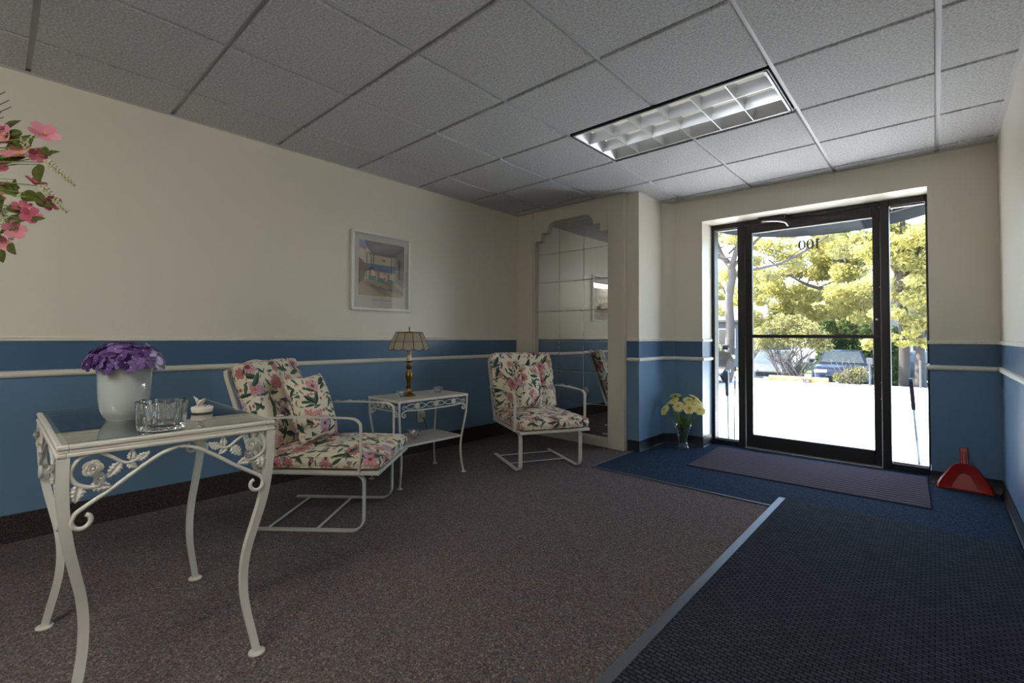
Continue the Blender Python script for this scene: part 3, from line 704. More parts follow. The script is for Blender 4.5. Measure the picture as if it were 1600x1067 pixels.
LEAF = leaf_mesh('leaf'); ROSE = rose_mesh('rose')

# ------------------------------------------------------------------ glass-topped iron table
def iron_table():
    t = empty('glass_table', (1.015, 0.281, 0)); tag(t, 'white wrought iron table with glass top and cast rose brackets', 'table')
    hx, hy, zt = 0.380, 0.262, 0.757
    q = MB()
    for z0, z1, o, wd in ((zt - 0.012, zt, 0.0, 0.026), (zt - 0.022, zt - 0.011, -0.003, 0.022), (zt - 0.032, zt - 0.021, 0.001, 0.022)):
        X, Y = hx + o, hy + o
        q.bbox(-X, X, -Y, -Y + wd, z0, z1, 0.003).bbox(-X, X, Y - wd, Y, z0, z1, 0.003).bbox(-X, -X + wd, -Y + wd - 0.002, Y - wd + 0.002, z0, z1, 0.003).bbox(X - wd, X, -Y + wd - 0.002, Y - wd + 0.002, z0, z1, 0.003)
    q.build('top_frame', M['iron'], t)
    MB().bbox(-hx + 0.012, hx - 0.012, -hy + 0.012, hy - 0.012, zt - 0.002, zt + 0.003, 0.001).build('glass_top', M['tabletop_glass'], t)
    prof = [(0.0, 0.735), (0.0, 0.66), (0.004, 0.58), (0.014, 0.50), (0.030, 0.42), (0.046, 0.34), (0.053, 0.27), (0.052, 0.20), (0.045, 0.14), (0.032, 0.07), (0.020, 0.006)]
    for sx in (-1, 1):
        for sy in (-1, 1):
            pts = smoothpath([(sx * (hx - 0.014 - a), sy * (hy - 0.014 - a), z) for a, z in prof], 3)
            q = MB(); q.tube(pts, [1.0 - 0.22 * i / (len(pts) - 1) for i in range(len(pts))], flat=(0.0125, 0.0125), up=(1, 0, 0)); lg = q.build('leg', M['iron'], t, 'auto')
            x, y = sx * (hx - 0.014 - prof[-1][0]), sy * (hy - 0.014 - prof[-1][0])
            MB().lathe([(0.022, 0.0), (0.025, 0.002), (0.024, 0.006), (0.012, 0.009)], 20, (x, y, 0)).build('foot_pad', M['iron'], lg, 'auto')
    half_arch = [(.060, .572), (.068, .566), (.070, .553), (.062, .541), (.050, .537), (.038, .543), (.032, .557), (.036, .572), (.048, .585), (.115, .629), (.176, .674), (.224, .703), (.262, .714)]
    vine = [(.190, .712), (.168, .697), (.138, .690), (.107, .713), (.081, .728), (.050, .722), (.033, .700), (.029, .678), (.040, .654), (.064, .641), (.088, .640)]
    lv = [((.160, .692), (.20, .716), .036), ((.150, .694), (.152, .724), .032), ((.128, .693), (.098, .655), .045), ((.140, .690), (.164, .672), .030), ((.066, .644), (.110, .634), .046), ((.046, .655), (.038, .604), .050)]
    for side in range(4):
        long = side % 2 == 1; W = (hx if long else hy) * 2; rz = (PI / 2, PI, -PI / 2, 0)[side]; off = (hx if not long else hy) - 0.012
        ap = MB(); k = (W / 2 - 0.03) / (0.262 - 0.03)
        st = lambda s_: s_ if s_ < 0.03 else 0.03 + (s_ - 0.03) * (1 if s_ < 0.071 and False else k)
        cur = lambda s_: s_ if s_ <= .07 else .07 + (s_ - .07) * (W / 2 - .07) / (.262 - .07)
        for sg in (-1, 1):
            pts = [(sg * (W / 2 - cur(s_)), 0, z) for s_, z in half_arch]
            ap.tube(smoothpath(pts, 4), 0.0058, 8, flat=None)
        # local frame: x along the side, -y outwards
        mt = Matrix.Rotation(rz, 4, 'Z') @ Matrix.Translation((0, -off, 0))
        A = ap.build('apron_scroll', M['iron'], t, True); A.matrix_local = mt
        for sg in (-1, 1):
            v = MB(); v.tube(smoothpath([(sg * (W / 2 - s_), -0.003, z) for s_, z in vine], 4), [0.003 + 0.0025 * min(1, i / 15) for i in range(41)], 8)
            v.build('vine', M['iron'], A, True)
            R = link('rose', ROSE, A); R.matrix_local = TR(sg * (W / 2 - .070), -0.006, .690, PI / 2, 0, 0, 0.023)
            R2 = link('rose', ROSE, A); R2.matrix_local = TR(sg * (W / 2 - .083), -0.004, .660, PI / 2, 0, 0.5, 0.017)
            for (a0, a1), (b0, b1), L in lv:
                x0, x1 = sg * (W / 2 - a0), sg * (W / 2 - b0); an = math.atan2(b1 - a1, x1 - x0)
                o = link('leaf', LEAF, A); o.matrix_local = Matrix.Translation((x0, -0.004, a1)) @ Matrix.Rotation(PI / 2, 4, 'X') @ Matrix.Rotation(an, 4, 'Z') @ Matrix.Diagonal((L, L, L * 0.6, 1))
    return t
TAB = iron_table()
ZT = 0.7605

# pot of purple hydrangea
PT = empty('potted_hydrangea', (1.040, 0.203, ZT)); PT.scale = (1.08, 1.08, 1.04); tag(PT, 'white ceramic pot of purple hydrangea on glass-topped table', 'potted plant')
MB().lathe([(0.042, 0.0), (0.043, 0.004), (0.050, 0.014), (0.059, 0.035), (0.0635, 0.07), (0.0655, 0.11), (0.067, 0.150), (0.0695, 0.156), (0.070, 0.162), (0.067, 0.164), (0.0645, 0.160), (0.063, 0.12), (0.055, 0.04), (0.03, 0.015)], 40).build('pot', M['ceramic'], PT, 'auto')
q = MB(); q.lathe([(0.0, 0.140), (0.062, 0.140), (0.062, 0.146), (0.0, 0.148)], 20); q.build('moss', M['leaf_silk'], PT)
def floret_mesh(mat):
    q = MB()
    for j in range(4):
        a = j * PI / 2; vs = []
        for u, (x, w, z) in enumerate([(0.0, 0.10, 0.0), (0.35, 0.42, 0.10), (0.75, 0.52, 0.12), (1.0, 0.28, 0.02)]):
            for s_ in (-1, 0, 1):
                px, py = x, s_ * w; vs.append((px * math.cos(a) - py * math.sin(a), px * math.sin(a) + py * math.cos(a), z + (0.06 if s_ == 0 else 0.0)))
        q.add(vs, [(i * 3 + j2, i * 3 + j2 + 1, i * 3 + j2 + 4, i * 3 + j2 + 3) for i in range(3) for j2 in range(2)])
    q.lathe([(0.10, 0.04), (0.12, 0.10), (0.06, 0.16)], 6, mi=1)
    return q.mesh('floret', [mat, M['white_bud']], True)
FLO = [floret_mesh(M['hydrangea%d' % i]) for i in range(4)]
for k_ in range(96):
    ph = k_ * 2.39996; cz = 1 - (k_ + 0.5) / 96 * 1.18; rr = math.sqrt(max(0, 1 - cz * cz))
    nx, ny, nz = rr * math.cos(ph), rr * math.sin(ph), cz
    p = Vector((nx * 0.080, ny * 0.086, 0.178 + nz * 0.056)) * 1.0; p += Vector([random.uniform(-.006, .006) for _ in range(3)])
    mi = 3 if (ny > 0.62 and random.random() < .75) or random.random() < .06 else random.choice([0, 0, 1, 1, 2])
    o = link('floret', FLO[mi], PT); d = Vector((nx + random.uniform(-.5, .5), ny + random.uniform(-.5, .5), nz + 0.2 + random.uniform(-.3, .3))).normalized()
    o.matrix_local = Matrix.Translation(p) @ d.to_track_quat('Z', 'Y').to_matrix().to_4x4() @ Matrix.Rotation(random.random() * 6, 4, 'Z') @ Matrix.Diagonal((0.0200, 0.0200, 0.0200, 1))
# cream handled basket half hidden behind the pot
q = MB(); q.tube(smoothpath([(0, -0.028, 0.02), (0, -0.018, 0.085), (0, 0.0, 0.108), (0, 0.018, 0.085), (0, 0.030, 0.02)], 5), 0.005, 8)
BK = empty('small_basket', (0.79, 0.275, ZT)); tag(BK, 'small cream porcelain basket with gilt handle behind hydrangea pot', 'basket')
q.build('handle', M['porcelain'], BK, True)
q = MB(); q.tube(smoothpath([(0.003, -0.022, 0.025), (0.003, -0.013, 0.083), (0.003, 0.0, 0.102), (0.003, 0.013, 0.083), (0.003, 0.024, 0.025)], 5), 0.0022, 6); q.build('gilt_line', M['gold'], BK, True)
MB().lathe([(0.022, 0), (0.028, 0.004), (0.036, 0.026), (0.038, 0.03), (0.034, 0.028), (0.024, 0.008)], 24).build('bowl', M['porcelain'], BK, 'auto')
# fluted crystal bowl
def crystal_bowl():
    q = MB(); n = 72
    def ring(r, z, fl): return [((r * (1 + fl * abs(math.sin(9 * a)) - fl * .5)) * math.cos(a), (r * (1 + fl * abs(math.sin(9 * a)) - fl * .5)) * math.sin(a), z + (0.006 * abs(math.sin(4.5 * a)) if z > 0.07 else 0)) for a in [2 * PI * j / n for j in range(n)]]
    rings = [ring(.046, 0, 0), ring(.056, .002, .04), ring(.058, .02, .07), ring(.060, .055, .07), ring(.062, .078, .07), ring(.058, .080, .05), ring(.054, .055, .03), ring(.050, .02, .02), ring(.040, .012, 0)]
    vs = [p for r in rings for p in r]; fs = []
    for i in range(len(rings) - 1):
        for j in range(n): fs.append((i * n + j, i * n + (j + 1) % n, (i + 1) * n + (j + 1) % n, (i + 1) * n + j))
    fs += [tuple(range(n))[::-1], tuple((len(rings) - 1) * n + j for j in range(n))]
    q.add(vs, fs); o = q.build('crystal_bowl', M['bowl_crystal'], None, False); o.location = (1.325, 0.247, ZT); return o
tag(crystal_bowl(), 'round fluted crystal bowl near table corner beside hydrangea pot', 'bowl')
# porcelain butterfly trinket dish
TD = empty('trinket_dish', (1.075, 0.415, ZT)); tag(TD, 'tiny porcelain trinket dish with butterfly lid on glass table', 'trinket dish')
MB().lathe([(0.026, 0), (0.032, 0.004), (0.035, 0.018), (0.033, 0.022), (0.012, 0.026), (0.002, 0.028)], 24).build('dish', M['porcelain'], TD, 'auto')
for sg in (-1, 1):
    w = link('wing', leaf_mesh('wing', 1, 0.8, 0.1, 2, M['porcelain'], 0.05), TD); w.matrix_local = TR(-0.004, -0.010, 0.024, 0.3 * sg, -1.2 + 0.35 * (sg > 0), 0.9 * sg - 0.5, 0.040)
for k_ in range(5):
    o = link('tiny_rose', rose_mesh('tiny_rose', M['pink1' if k_ % 2 else 'porcelain']), TD); a = k_ * 1.2 - 1; o.matrix_local = TR(0.020 * math.cos(a), 0.020 * math.sin(a), 0.022, 0, 0, a, 0.008)

# ------------------------------------------------------------------ floral spring chairs
def cushion_mb(w, d, h, bulge, tufts, n=26):
    q = MB(); N = n + 1
    def sp(u): return math.copysign(1 - (1 - abs(u)) ** 1.35, u) if abs(u) < 1 else u
    def top(u, v):
        e = max(abs(u), abs(v)); z = h / 2 * (1 - 0.42 * e ** 14) + bulge * (1 - u * u) * (1 - v * v)
        for tu, tv in tufts: z -= 0.030 * math.exp(-(((u - tu) * w / 2) ** 2 + ((v - tv) * d / 2) ** 2) / 0.0016)
        return z
    def xy(u, v, k=1.0):
        cr = 1 - 0.035 * (u * v) ** 6; return (w / 2 * u * cr * k, d / 2 * v * cr * k)
    g = [sp(-1 + 2 * i / n) for i in range(N)]
    vs = []
    for v in g:
        for u in g: x, y = xy(u, v); vs.append((x, y, top(u, v)))
    for v in g:
        for u in g: x, y = xy(u, v); vs.append((x, y, -h / 2 * (1 - 0.35 * max(abs(u), abs(v)) ** 14)))
    o = N * N; fs = []
    for i in range(n):
        for j in range(n):
            a = i * N + j; fs.append((a, a + 1, a + N + 1, a + N)); fs.append((a + o, a + N + o, a + N + 1 + o, a + 1 + o))
    rim = [j for j in range(n)] + [i * N + n for i in range(n)] + [n * N + j for j in range(n, 0, -1)] + [i * N for i in range(n, 0, -1)]
    mid0 = len(vs)
    for a in rim: x, y, z = vs[a]; vs.append((x * 1.012 + math.copysign(.004, x), y * 1.012 + math.copysign(.004, y), 0.0))
    L = len(rim)
    for i in range(L):
        a, c = rim[i], rim[(i + 1) % L]; m, mm = mid0 + i, mid0 + (i + 1) % L
        fs.append((a, m, mm, c)); fs.append((m, a + o, c + o, mm))
    q.add(vs, fs); path_t = [vs[a] for a in rim]; path_b = [vs[a + o] for a in rim]
    return q, path_t, path_b
def uv_box(sc=1.0, off=(0, 0)):
    def f(co, nr):
        a = [abs(x) for x in nr]; k = a.index(max(a))
        u, v = ((co.y, co.z), (co.x, co.z), (co.x, co.y))[k]
        return (u * sc + off[0] + 3 * (k == 0), v * sc + off[1] + 5 * (k == 1))
    return f
def make_cushion(name, parent, w, d, h, bulge, tufts, mat4, off):
    q, pt, pb = cushion_mb(w, d, h, bulge, tufts); c = q.build(name, M['floral'], parent, True, uv_box(1.0, off)); c.matrix_local = mat4
    for p in (pt, pb):
        r = MB(); r.tube(p, 0.0042, 6, closed=True); r.build('piping', M['floral'], c, True, uv_box(1.0, off))
    for tu, tv in tufts:
        x, y = w / 2 * tu, d / 2 * tv
        MB().lathe([(0.013, -0.004), (0.014, 0.002), (0.010, 0.006), (0.002, 0.008)], 12, (x, y, h / 2 + bulge * (1 - tu * tu) * (1 - tv * tv) - 0.028)).build('button', M['floral'], c, True, uv_box(1.0, off))
    return c
def spring_chair(loc, ang, label, off):
    t = empty('spring_chair', (*loc, 0), ang - PI / 2); tag(t, label, 'chair', 'white iron spring chairs with floral cushions')
    I = M['iron']
    for sg in (-1, 1):
        x = 0.255 * sg
        p = [(x, -0.265, 0.006), (x, 0.26, 0.006)] + [(x, 0.285 + 0.065 * math.sin(a), 0.071 - 0.065 * math.cos(a)) for a in np.linspace(0.1, PI / 2, 7)] + [(x, 0.350, 0.245)] + [(x, 0.305 + 0.045 * math.cos(a), 0.255 + 0.045 * math.sin(a)) for a in np.linspace(0.1, PI / 2, 6)] + [(x, 0.20, 0.300), (x, -0.05, 0.304)]
        q = MB(); q.tube(p, 1.0, flat=(0.015, 0.0042), up=None if False else (0, 0.3, 1)) if False else q.tube(p, 1.0, flat=(0.0042, 0.015), up=(1, 0, 0)); q.build('spring_leg', I, t, 'auto')
    for y in (-0.165, 0.10):
        q = MB(); q.bbox(-0.25, 0.25, y - 0.009, y + 0.009, 0.010, 0.015, 0.002); q.build('stretcher', I, t)
    z0, z1, hw, y0, y1 = 0.306, 0.328, 0.292, -0.235, 0.440
    q = MB(); q.bbox(-hw, hw, y1 - 0.020, y1, z0, z1, 0.003).bbox(-hw, hw, y0, y0 + 0.02, z0, z1, 0.003).bbox(-hw, -hw + 0.02, y0 + 0.019, y1 - 0.019, z0, z1, 0.003).bbox(hw - 0.02, hw, y0 + 0.019, y1 - 0.019, z0, z1, 0.003)
    q.build('seat_frame', I, t)
    for k in range(6):
        x = -0.22 + 0.088 * k; q = MB(); q.box(x - 0.012, x + 0.012, y0 + 0.015, y1 - 0.015, 0.320, 0.324); q.build('seat_strap', I, t)
    # back: posts leaning back, arched crest, inner scrolls
    bk = lambda z: -0.222 - 0.34 * (z - 0.32)
    q = MB()
    for sg in (-1, 1): q.tube(smoothpath([(0.278 * sg, bk(0.31), 0.31), (0.282 * sg, bk(0.6), 0.6), (0.284 * sg, bk(0.80), 0.80), (0.270 * sg, bk(0.845), 0.845)], 4), 1.0, flat=(0.011, 0.008), up=(1, 0, 0))
    q.tube(smoothpath([(-0.270, bk(.845), .845), (-0.16, bk(.862), .862), (0, bk(.885), .885), (0.16, bk(.862), .862), (0.270, bk(.845), .845)], 5), 0.009, 8)
    q.tube([(-0.278, bk(.36), .36), (0.278, bk(.36), .36)], 0.007, 8); BF = q.build('back_frame', I, t, 'auto')
    for sg in (-1, 1):
        q = MB(); q.tube(smoothpath([(0.262 * sg, bk(.38), .38), (0.20 * sg, bk(.50), .50), (0.215 * sg, bk(.64), .64), (0.262 * sg, bk(.78), .78), (0.20 * sg, bk(.835), .835), (0.06 * sg, bk(.80), .80)], 5), 0.005, 6); q.build('back_scroll', I, BF, True)
    for k in (-1, 0, 1):
        q = MB(); q.tube([(0.10 * k, bk(.36), .36), (0.10 * k, bk(.87), .865)], 0.005, 6); q.build('back_rod', I, BF, True)
    for sg in (-1, 1):
        x = 0.300 * sg
        pts = [(x, 0.335, 0.318), (x, 0.345, 0.42), (x, 0.343, 0.545)] + [(x, 0.285 + 0.058 * math.cos(a), 0.560 + 0.045 * math.sin(a)) for a in np.linspace(0.1, PI / 2, 7)]
        q = MB(); q.tube(pts, 1.0, flat=(0.0045, 0.0095), up=(1, 0, 0)); arm = q.build('arm_post', I, t, 'auto')
        n = 18; vs = []; top = []
        for i in range(n):
            u = i / (n - 1); y = 0.290 - u * 0.585; w = 0.0095 + 0.017 * math.sin(PI * min(1, u * 1.15)) ** 1.5 if u < 0.87 else 0.0095 + 0.002
            z = 0.604 + 0.012 * math.sin(u * PI) - 0.018 * u; top.append((y, w, z))
        for y, w, z in top: vs += [(x - w, y, z - 0.002), (x + w, y, z - 0.002), (x + w, y, z + 0.003), (x, y, z + 0.007), (x - w, y, z + 0.003)]
        fs = [(i * 5 + j, i * 5 + (j + 1) % 5, (i + 1) * 5 + (j + 1) % 5, (i + 1) * 5 + j) for i in range(n - 1) for j in range(5)] + [(0, 1, 2, 3, 4), tuple((n - 1) * 5 + j for j in range(5))]
        q = MB(); q.add(vs, fs); ar = q.build('arm', I, t, 'auto')
        for k in range(4):
            o = link('leaf', LEAF, ar); o.matrix_local = TR(x, 0.10 - 0.07 * k, 0.614, 0, 0, PI / 2 + (0.5 if k % 2 else -0.5), 0.04)
        o = link('rose', ROSE, ar); o.matrix_local = TR(x, 0.145, 0.612, 0, 0, 0, (0.016, 0.016, 0.010))
    make_cushion('seat_cushion', t, 0.575, 0.650, 0.085, 0.026, [(-.42, -.25), (.42, -.25), (-.42, .35), (.42, .35)], TR(0, 0.118, 0.328 + 0.0435), off)
    lean = math.atan(0.34)
    make_cushion('back_cushion', t, 0.575, 0.50, 0.105, 0.016, [(-.42, .2), (.42, .2)], TR(0, -0.222 - 0.34 * 0.305 + 0.068, 0.645, PI / 2 + lean, 0, 0) @ Matrix.Rotation(PI, 4, 'Z') @ Matrix.Identity(4) if False else
                 Matrix.Translation((0, -0.222 - 0.34 * 0.315 + 0.072, 0.645)) @ Matrix.Rotation(lean, 4, 'X') @ Matrix((((-1, 0, 0, 0), (0, 0, 1, 0), (0, 1, 0, 0), (0, 0, 0, 1)))), (off[0] + 1.3, off[1] + .6))
    return t
def pillow(mat4, label, off, w=0.27, h=0.37, th=0.17):
    q = MB(); n = 22; N = n + 1; g = [math.sin(PI / 2 * (-1 + 2 * i / n)) for i in range(N)]; vs = []
    for sgn in (1, -1):
        for v in g:
            for u in g:
                pin = 1 - 0.07 * (1 - abs(u * v)) * max(abs(u), abs(v)) ** 4
                t = th / 2 * ((1 - u * u) * (1 - v * v)) ** 0.40
                vs.append((w / 2 * u * pin, h / 2 * v * pin, sgn * (t + 0.002)))
    o = N * N; fs = []
    for i in range(n):
        for j in range(n): a = i * N + j; fs.append((a, a + 1, a + N + 1, a + N)); fs.append((a + o, a + N + o, a + N + 1 + o, a + 1 + o))
    rim = list(range(n)) + [i * N + n for i in range(n)] + [n * N + j for j in range(n, 0, -1)] + [i * N for i in range(n, 0, -1)]
    for i in range(len(rim)): a, c = rim[i], rim[(i + 1) % len(rim)]; fs.append((a, a + o, c + o, c))
    q.add(vs, fs); p = q.build('throw_pillow', M['floral'], None, True, uv_box(1.15, off)); p.matrix_world = mat4
    tag(p, label, 'pillow', 'floral throw pillows')
    r = MB(); r.tube([((vs[a][0]) * 1.004, vs[a][1] * 1.004, 0) for a in rim], 0.004, 6, closed=True); r.build('piping', M['floral'], p, True, uv_box(1.0, off))
    return p
C1 = spring_chair((0.3295, 1.2188), math.radians(40), 'white iron spring chair with floral cushions behind the glass-topped table', (0, 0))
C2 = spring_chair((0.4785, 3.0088), math.radians(-28), 'white iron spring chair with floral cushions before the tiled mirror', (4.37, 2.71))
def chair_pt(loc, ang): return Matrix.Translation((*loc, 0)) @ Matrix.Rotation(ang - PI / 2, 4, 'Z')
def pillow_m(base, x, y, z, turn, tilt, spin):
    # pillow local z faces forward (+y of the chair), local y upwards
    return base @ Matrix.Translation((x, y, z)) @ Matrix.Rotation(turn, 4, 'Z') @ Matrix.Rotation(tilt, 4, 'X') @ Matrix(((-1, 0, 0, 0), (0, 0, 1, 0), (0, 1, 0, 0), (0, 0, 0, 1))) @ Matrix.Rotation(spin, 4, 'Z')
pillow(pillow_m(chair_pt((0.3295, 1.2188), math.radians(40)), 0.045, -0.040, 0.622, -0.35, 0.34, 0.05), 'floral throw pillow propped on the chair behind the glass-topped table', (7.1, 1.3))
pillow(pillow_m(chair_pt((0.4785, 3.0088), math.radians(-28)), 0.050, -0.020, 0.622, 0.40, 0.34, -0.14), 'floral throw pillow propped on the chair before the mirror', (2.2, 8.9))

# ------------------------------------------------------------------ perforated side table with lamp
def side_table():
    t = empty('side_table', (0.145, 2.065, 0)); tag(t, 'white iron side table with perforated top and lower shelf', 'table')
    hx, hy, zt = 0.195, 0.315, 0.600; I = M['iron']
    MB().bbox(-hx + 0.004, hx - 0.004, -hy + 0.004, hy - 0.004, zt - 0.006, zt, 0.001).build('top', M['perf'], t)
    q = MB()
    for x0, x1, y0, y1 in ((-hx, hx, -hy, -hy + 0.012), (-hx, hx, hy - 0.012, hy), (-hx, -hx + 0.012, -hy + .011, hy - .011), (hx - 0.012, hx, -hy + .011, hy - .011)): q.bbox(x0, x1, y0, y1, zt - 0.018, zt - 0.0005, 0.002)
    q.build('top_frame', I, t)
    sx_, sy_, zs = 0.165, 0.262, 0.285
    s_ = MB().bbox(-sx_, sx_, -sy_, sy_, zs - 0.004, zs, 0.001).build('shelf', M['perf'], t)
    q = MB()
    for x0, x1, y0, y1 in ((-sx_, sx_, -sy_ - .004, -sy_ + 0.006), (-sx_, sx_, sy_ - 0.006, sy_ + .004), (-sx_ - .004, -sx_ + 0.006, -sy_, sy_), (sx_ - 0.006, sx_ + .004, -sy_, sy_)): q.box(x0, x1, y0, y1, zs - 0.014, zs + 0.001)
    q.build('shelf_frame', I, s_)
    prof = [(0.0, 0.585), (0.002, 0.50), (0.010, 0.42), (0.022, 0.34), (0.033, 0.27), (0.038, 0.20), (0.036, 0.13), (0.028, 0.06), (0.018, 0.004)]
    for sx in (-1, 1):
        for sy in (-1, 1):
            pts = smoothpath([(sx * (hx - 0.008 - a * 0.7), sy * (hy - 0.008 - a), z) for a, z in prof], 3)
            q = MB(); q.tube(pts, 0.0075, 8); lg = q.build('leg', I, t, True)
            MB().lathe([(0.018, 0), (0.020, 0.002), (0.019, 0.005), (0.009, 0.008)], 16, (sx * (hx - 0.008 - prof[-1][0] * .7), sy * (hy - 0.008 - prof[-1][0]), 0)).build('foot_pad', I, lg, 'auto')
    FL = rose_mesh('blossom')
    for side in range(4):
        long = side % 2 == 0; W = (hy if long else hx) * 2; off = (hx if long else hy) - 0.007; rz = (PI / 2, PI, -PI / 2, 0)[side]
        mt = Matrix.Rotation(rz, 4, 'Z') @ Matrix.Translation((0, -off, 0)); q = MB()
        e = W / 2
        # lower rail curling down at each end, then an interlaced wave of two wires
        for sg in (-1, 1):
            q.tube(smoothpath([(sg * p_, 0, z) for p_, z in ((0, .519), (e * .5, .521), (e - .075, .527), (e - .045, .520), (e - .030, .505), (e - .034, .488), (e - .050, .484), (e - .058, .496), (e - .050, .504))], 4), 0.005, 8)
        A = q.build('apron_rail', I, t, True); A.matrix_local = mt
        for ph in (0, PI):
            m = MB(); nw = 3 if long else 2
            m.tube([(-e + .06 + (2 * e - .12) * i / 48, 0.0025 if ph else -0.0025, .552 + .017 * math.sin(PI * nw * i / 24 + ph)) for i in range(49)], 0.0028, 6); m.build('wave_wire', I, A, True)
        for sg in (-1, 1):
            m = MB(); m.tube([(sg * (e - .045 - .016 * math.cos(a) * (1 - a / 9)), 0, .545 + .016 * math.sin(a) * (1 - a / 9)) for a in np.linspace(0, 5.5, 18)], 0.003, 6); m.build('end_curl', I, A, True)
        for x in ((-.165, 0.0, .165) if long else (0.0,)):
            o = link('blossom', FL, A); o.matrix_local = TR(x, -0.005, .553, PI / 2, 0, 0, (0.022, 0.022, 0.012))
    return t
side_table()

def lamp():
    L = empty('table_lamp', (0.160, 1.956, 0.600)); tag(L, 'brass candlestick table lamp with panelled capiz shell shade', 'lamp')
    k = 0.93
    prof = [(0.048, 0.0), (0.050, 0.004), (0.049, 0.010), (0.040, 0.014), (0.026, 0.022), (0.016, 0.040), (0.013, 0.055), (0.020, 0.062), (0.021, 0.070), (0.012, 0.080), (0.013, 0.095), (0.021, 0.125), (0.026, 0.150), (0.024, 0.168), (0.013, 0.186), (0.012, 0.194), (0.021, 0.204), (0.023, 0.212), (0.018, 0.222), (0.011, 0.232), (0.012, 0.244), (0.026, 0.252), (0.027, 0.257), (0.012, 0.259)]
    MB().lathe(prof, 32).build('base', M['brass'], L, 'auto')
    MB().lathe([(0.0165, 0.258), (0.0165, 0.335), (0.013, 0.338)], 20).build('candle_sleeve', M['sleeve'], L, 'auto')
    MB().lathe([(0.011, 0.336), (0.012, 0.36), (0.020, 0.375), (0.024, 0.40), (0.016, 0.425), (0.003, 0.435)], 16).build('bulb', M['frame_white'], L, True)
    q = MB(); q.tube(smoothpath([(0, -0.012, 0.338), (0, -0.038, 0.39), (0, -0.028, 0.45), (0, 0, 0.468), (0, 0.028, 0.45), (0, 0.038, 0.39), (0, 0.012, 0.338)], 5), 0.0022, 6); q.build('harp', M['brass'], L, True)
    MB().lathe([(0.004, 0.463), (0.005, 0.474), (0.003, 0.48), (0.006, 0.488), (0.005, 0.498), (0.001, 0.512)], 12).build('finial', M['brass'], L, True)
    n, r0, r1, rm, zb, zm, zt = 12, 0.149, 0.097, 0.130, 0.338, 0.398, 0.463
    sh = empty('shade', (0, 0, 0), 0.13, L)
    def pt(r, a, z): return Vector((r * math.cos(a), r * math.sin(a), z))
    for j in range(n):
        a0, a1 = 2 * PI * j / n, 2 * PI * (j + 1) / n
        for nm, ra, za, rb, zb_ in (('upper_pane', rm, zm, r1, zt), ('lower_pane', r0, zb + 0.008, rm, zm)):
            q = MB(); c = [pt(ra, a0, za), pt(ra, a1, za), pt(rb, a1, zb_), pt(rb, a0, zb_)]
            if nm == 'lower_pane':
                m1 = (c[0] * 0.75 + c[1] * 0.25) + Vector((0, 0, -0.009)); m2 = (c[0] * 0.5 + c[1] * 0.5) + Vector((0, 0, -0.012)); m3 = (c[0] * 0.25 + c[1] * 0.75) + Vector((0, 0, -0.009)); c = [c[0], m1, m2, m3, c[1], c[2], c[3]]
            nrm = pt(1, (a0 + a1) / 2, 0.3).normalized() * 0.0015; m = len(c)
            q.add([p - nrm for p in c] + [p + nrm for p in c], [tuple(range(m))[::-1], tuple(range(m, 2 * m))] + [(i, (i + 1) % m, (i + 1) % m + m, i + m) for i in range(m)])
            q.build('shell_pane', M['capiz'], sh)
        q = MB(); q.tube([pt(r0, a0, zb + .008), pt(rm, a0, zm), pt(r1, a0, zt)], 0.0026, 6); q.build('lead_rib', M['lead'], sh)
        q = MB(); q.tube([pt(rm, a0, zm), pt(rm, a1, zm)], 0.0022, 6)
        q.tube([pt(r0, a0, zb + .008), (pt(r0, a0, zb + .008) + pt(r0, a1, zb + .008)) / 2 + Vector((0, 0, -.012)), pt(r0, a1, zb + .008)], 0.0022, 6); q.build('lead_line', M['lead'], sh)
    q = MB(); q.lathe([(0.099, zt - 0.004), (0.101, zt), (0.099, zt + 0.005), (0.094, zt + 0.004), (0.094, zt - 0.003), (0.099, zt - 0.004)], 36, caps=False)
    for a in (0, 2 * PI / 3, 4 * PI / 3): q.tube([pt(0.006, a, zt + .006), pt(0.096, a, zt)], 0.0022, 6)
    q.build('top_ring', M['brass'], sh, 'auto')
lamp()
def votive(loc, label, mat, s=1.0):
    t = empty('votive_cup', loc); tag(t, label, 'cup', 'small glass cups on the side table')
    n = 28; rings = []
    for r, z, f in ((.020, 0, 0), (.024, .003, .02), (.027, .018, .04), (.029, .036, .08), (.036, .048, .22), (.033, .048, .2), (.026, .036, .06), (.022, .016, .02), (.012, .009, 0)):
        rings.append([(s * r * (1 + f * math.sin(7 * a)) * math.cos(a), s * r * (1 + f * math.sin(7 * a)) * math.sin(a), s * z) for a in [2 * PI * j / n for j in range(n)]])
    q = MB(); vs = [p for r in rings for p in r]; fs = [(i * n + j, i * n + (j + 1) % n, (i + 1) * n + (j + 1) % n, (i + 1) * n + j) for i in range(len(rings) - 1) for j in range(n)] + [tuple(range(n))[::-1], tuple((len(rings) - 1) * n + j for j in range(n))]
    q.add(vs, fs); q.build('bowl', mat, t, 'auto')
    for sg in (-1, 1):
        q = MB(); q.tube(smoothpath([(0, sg * s * .027, s * .030), (0, sg * s * .042, s * .036), (0, sg * s * .044, s * .022), (0, sg * s * .026, s * .012)], 4), s * 0.0035, 6); q.build('handle', mat, t, True)
votive((0.185, 1.875, 0.600), 'small clear glass cup beside the lamp base', M['cup_glass'])
votive((0.150, 2.235, 0.600), 'small clear glass cup at the mirror end of the side table top', M['cup_glass'])
votive((0.185, 1.995, 0.286), 'pale pink glass cup on the lower shelf of the side table', M['pink_glass'], 1.3)

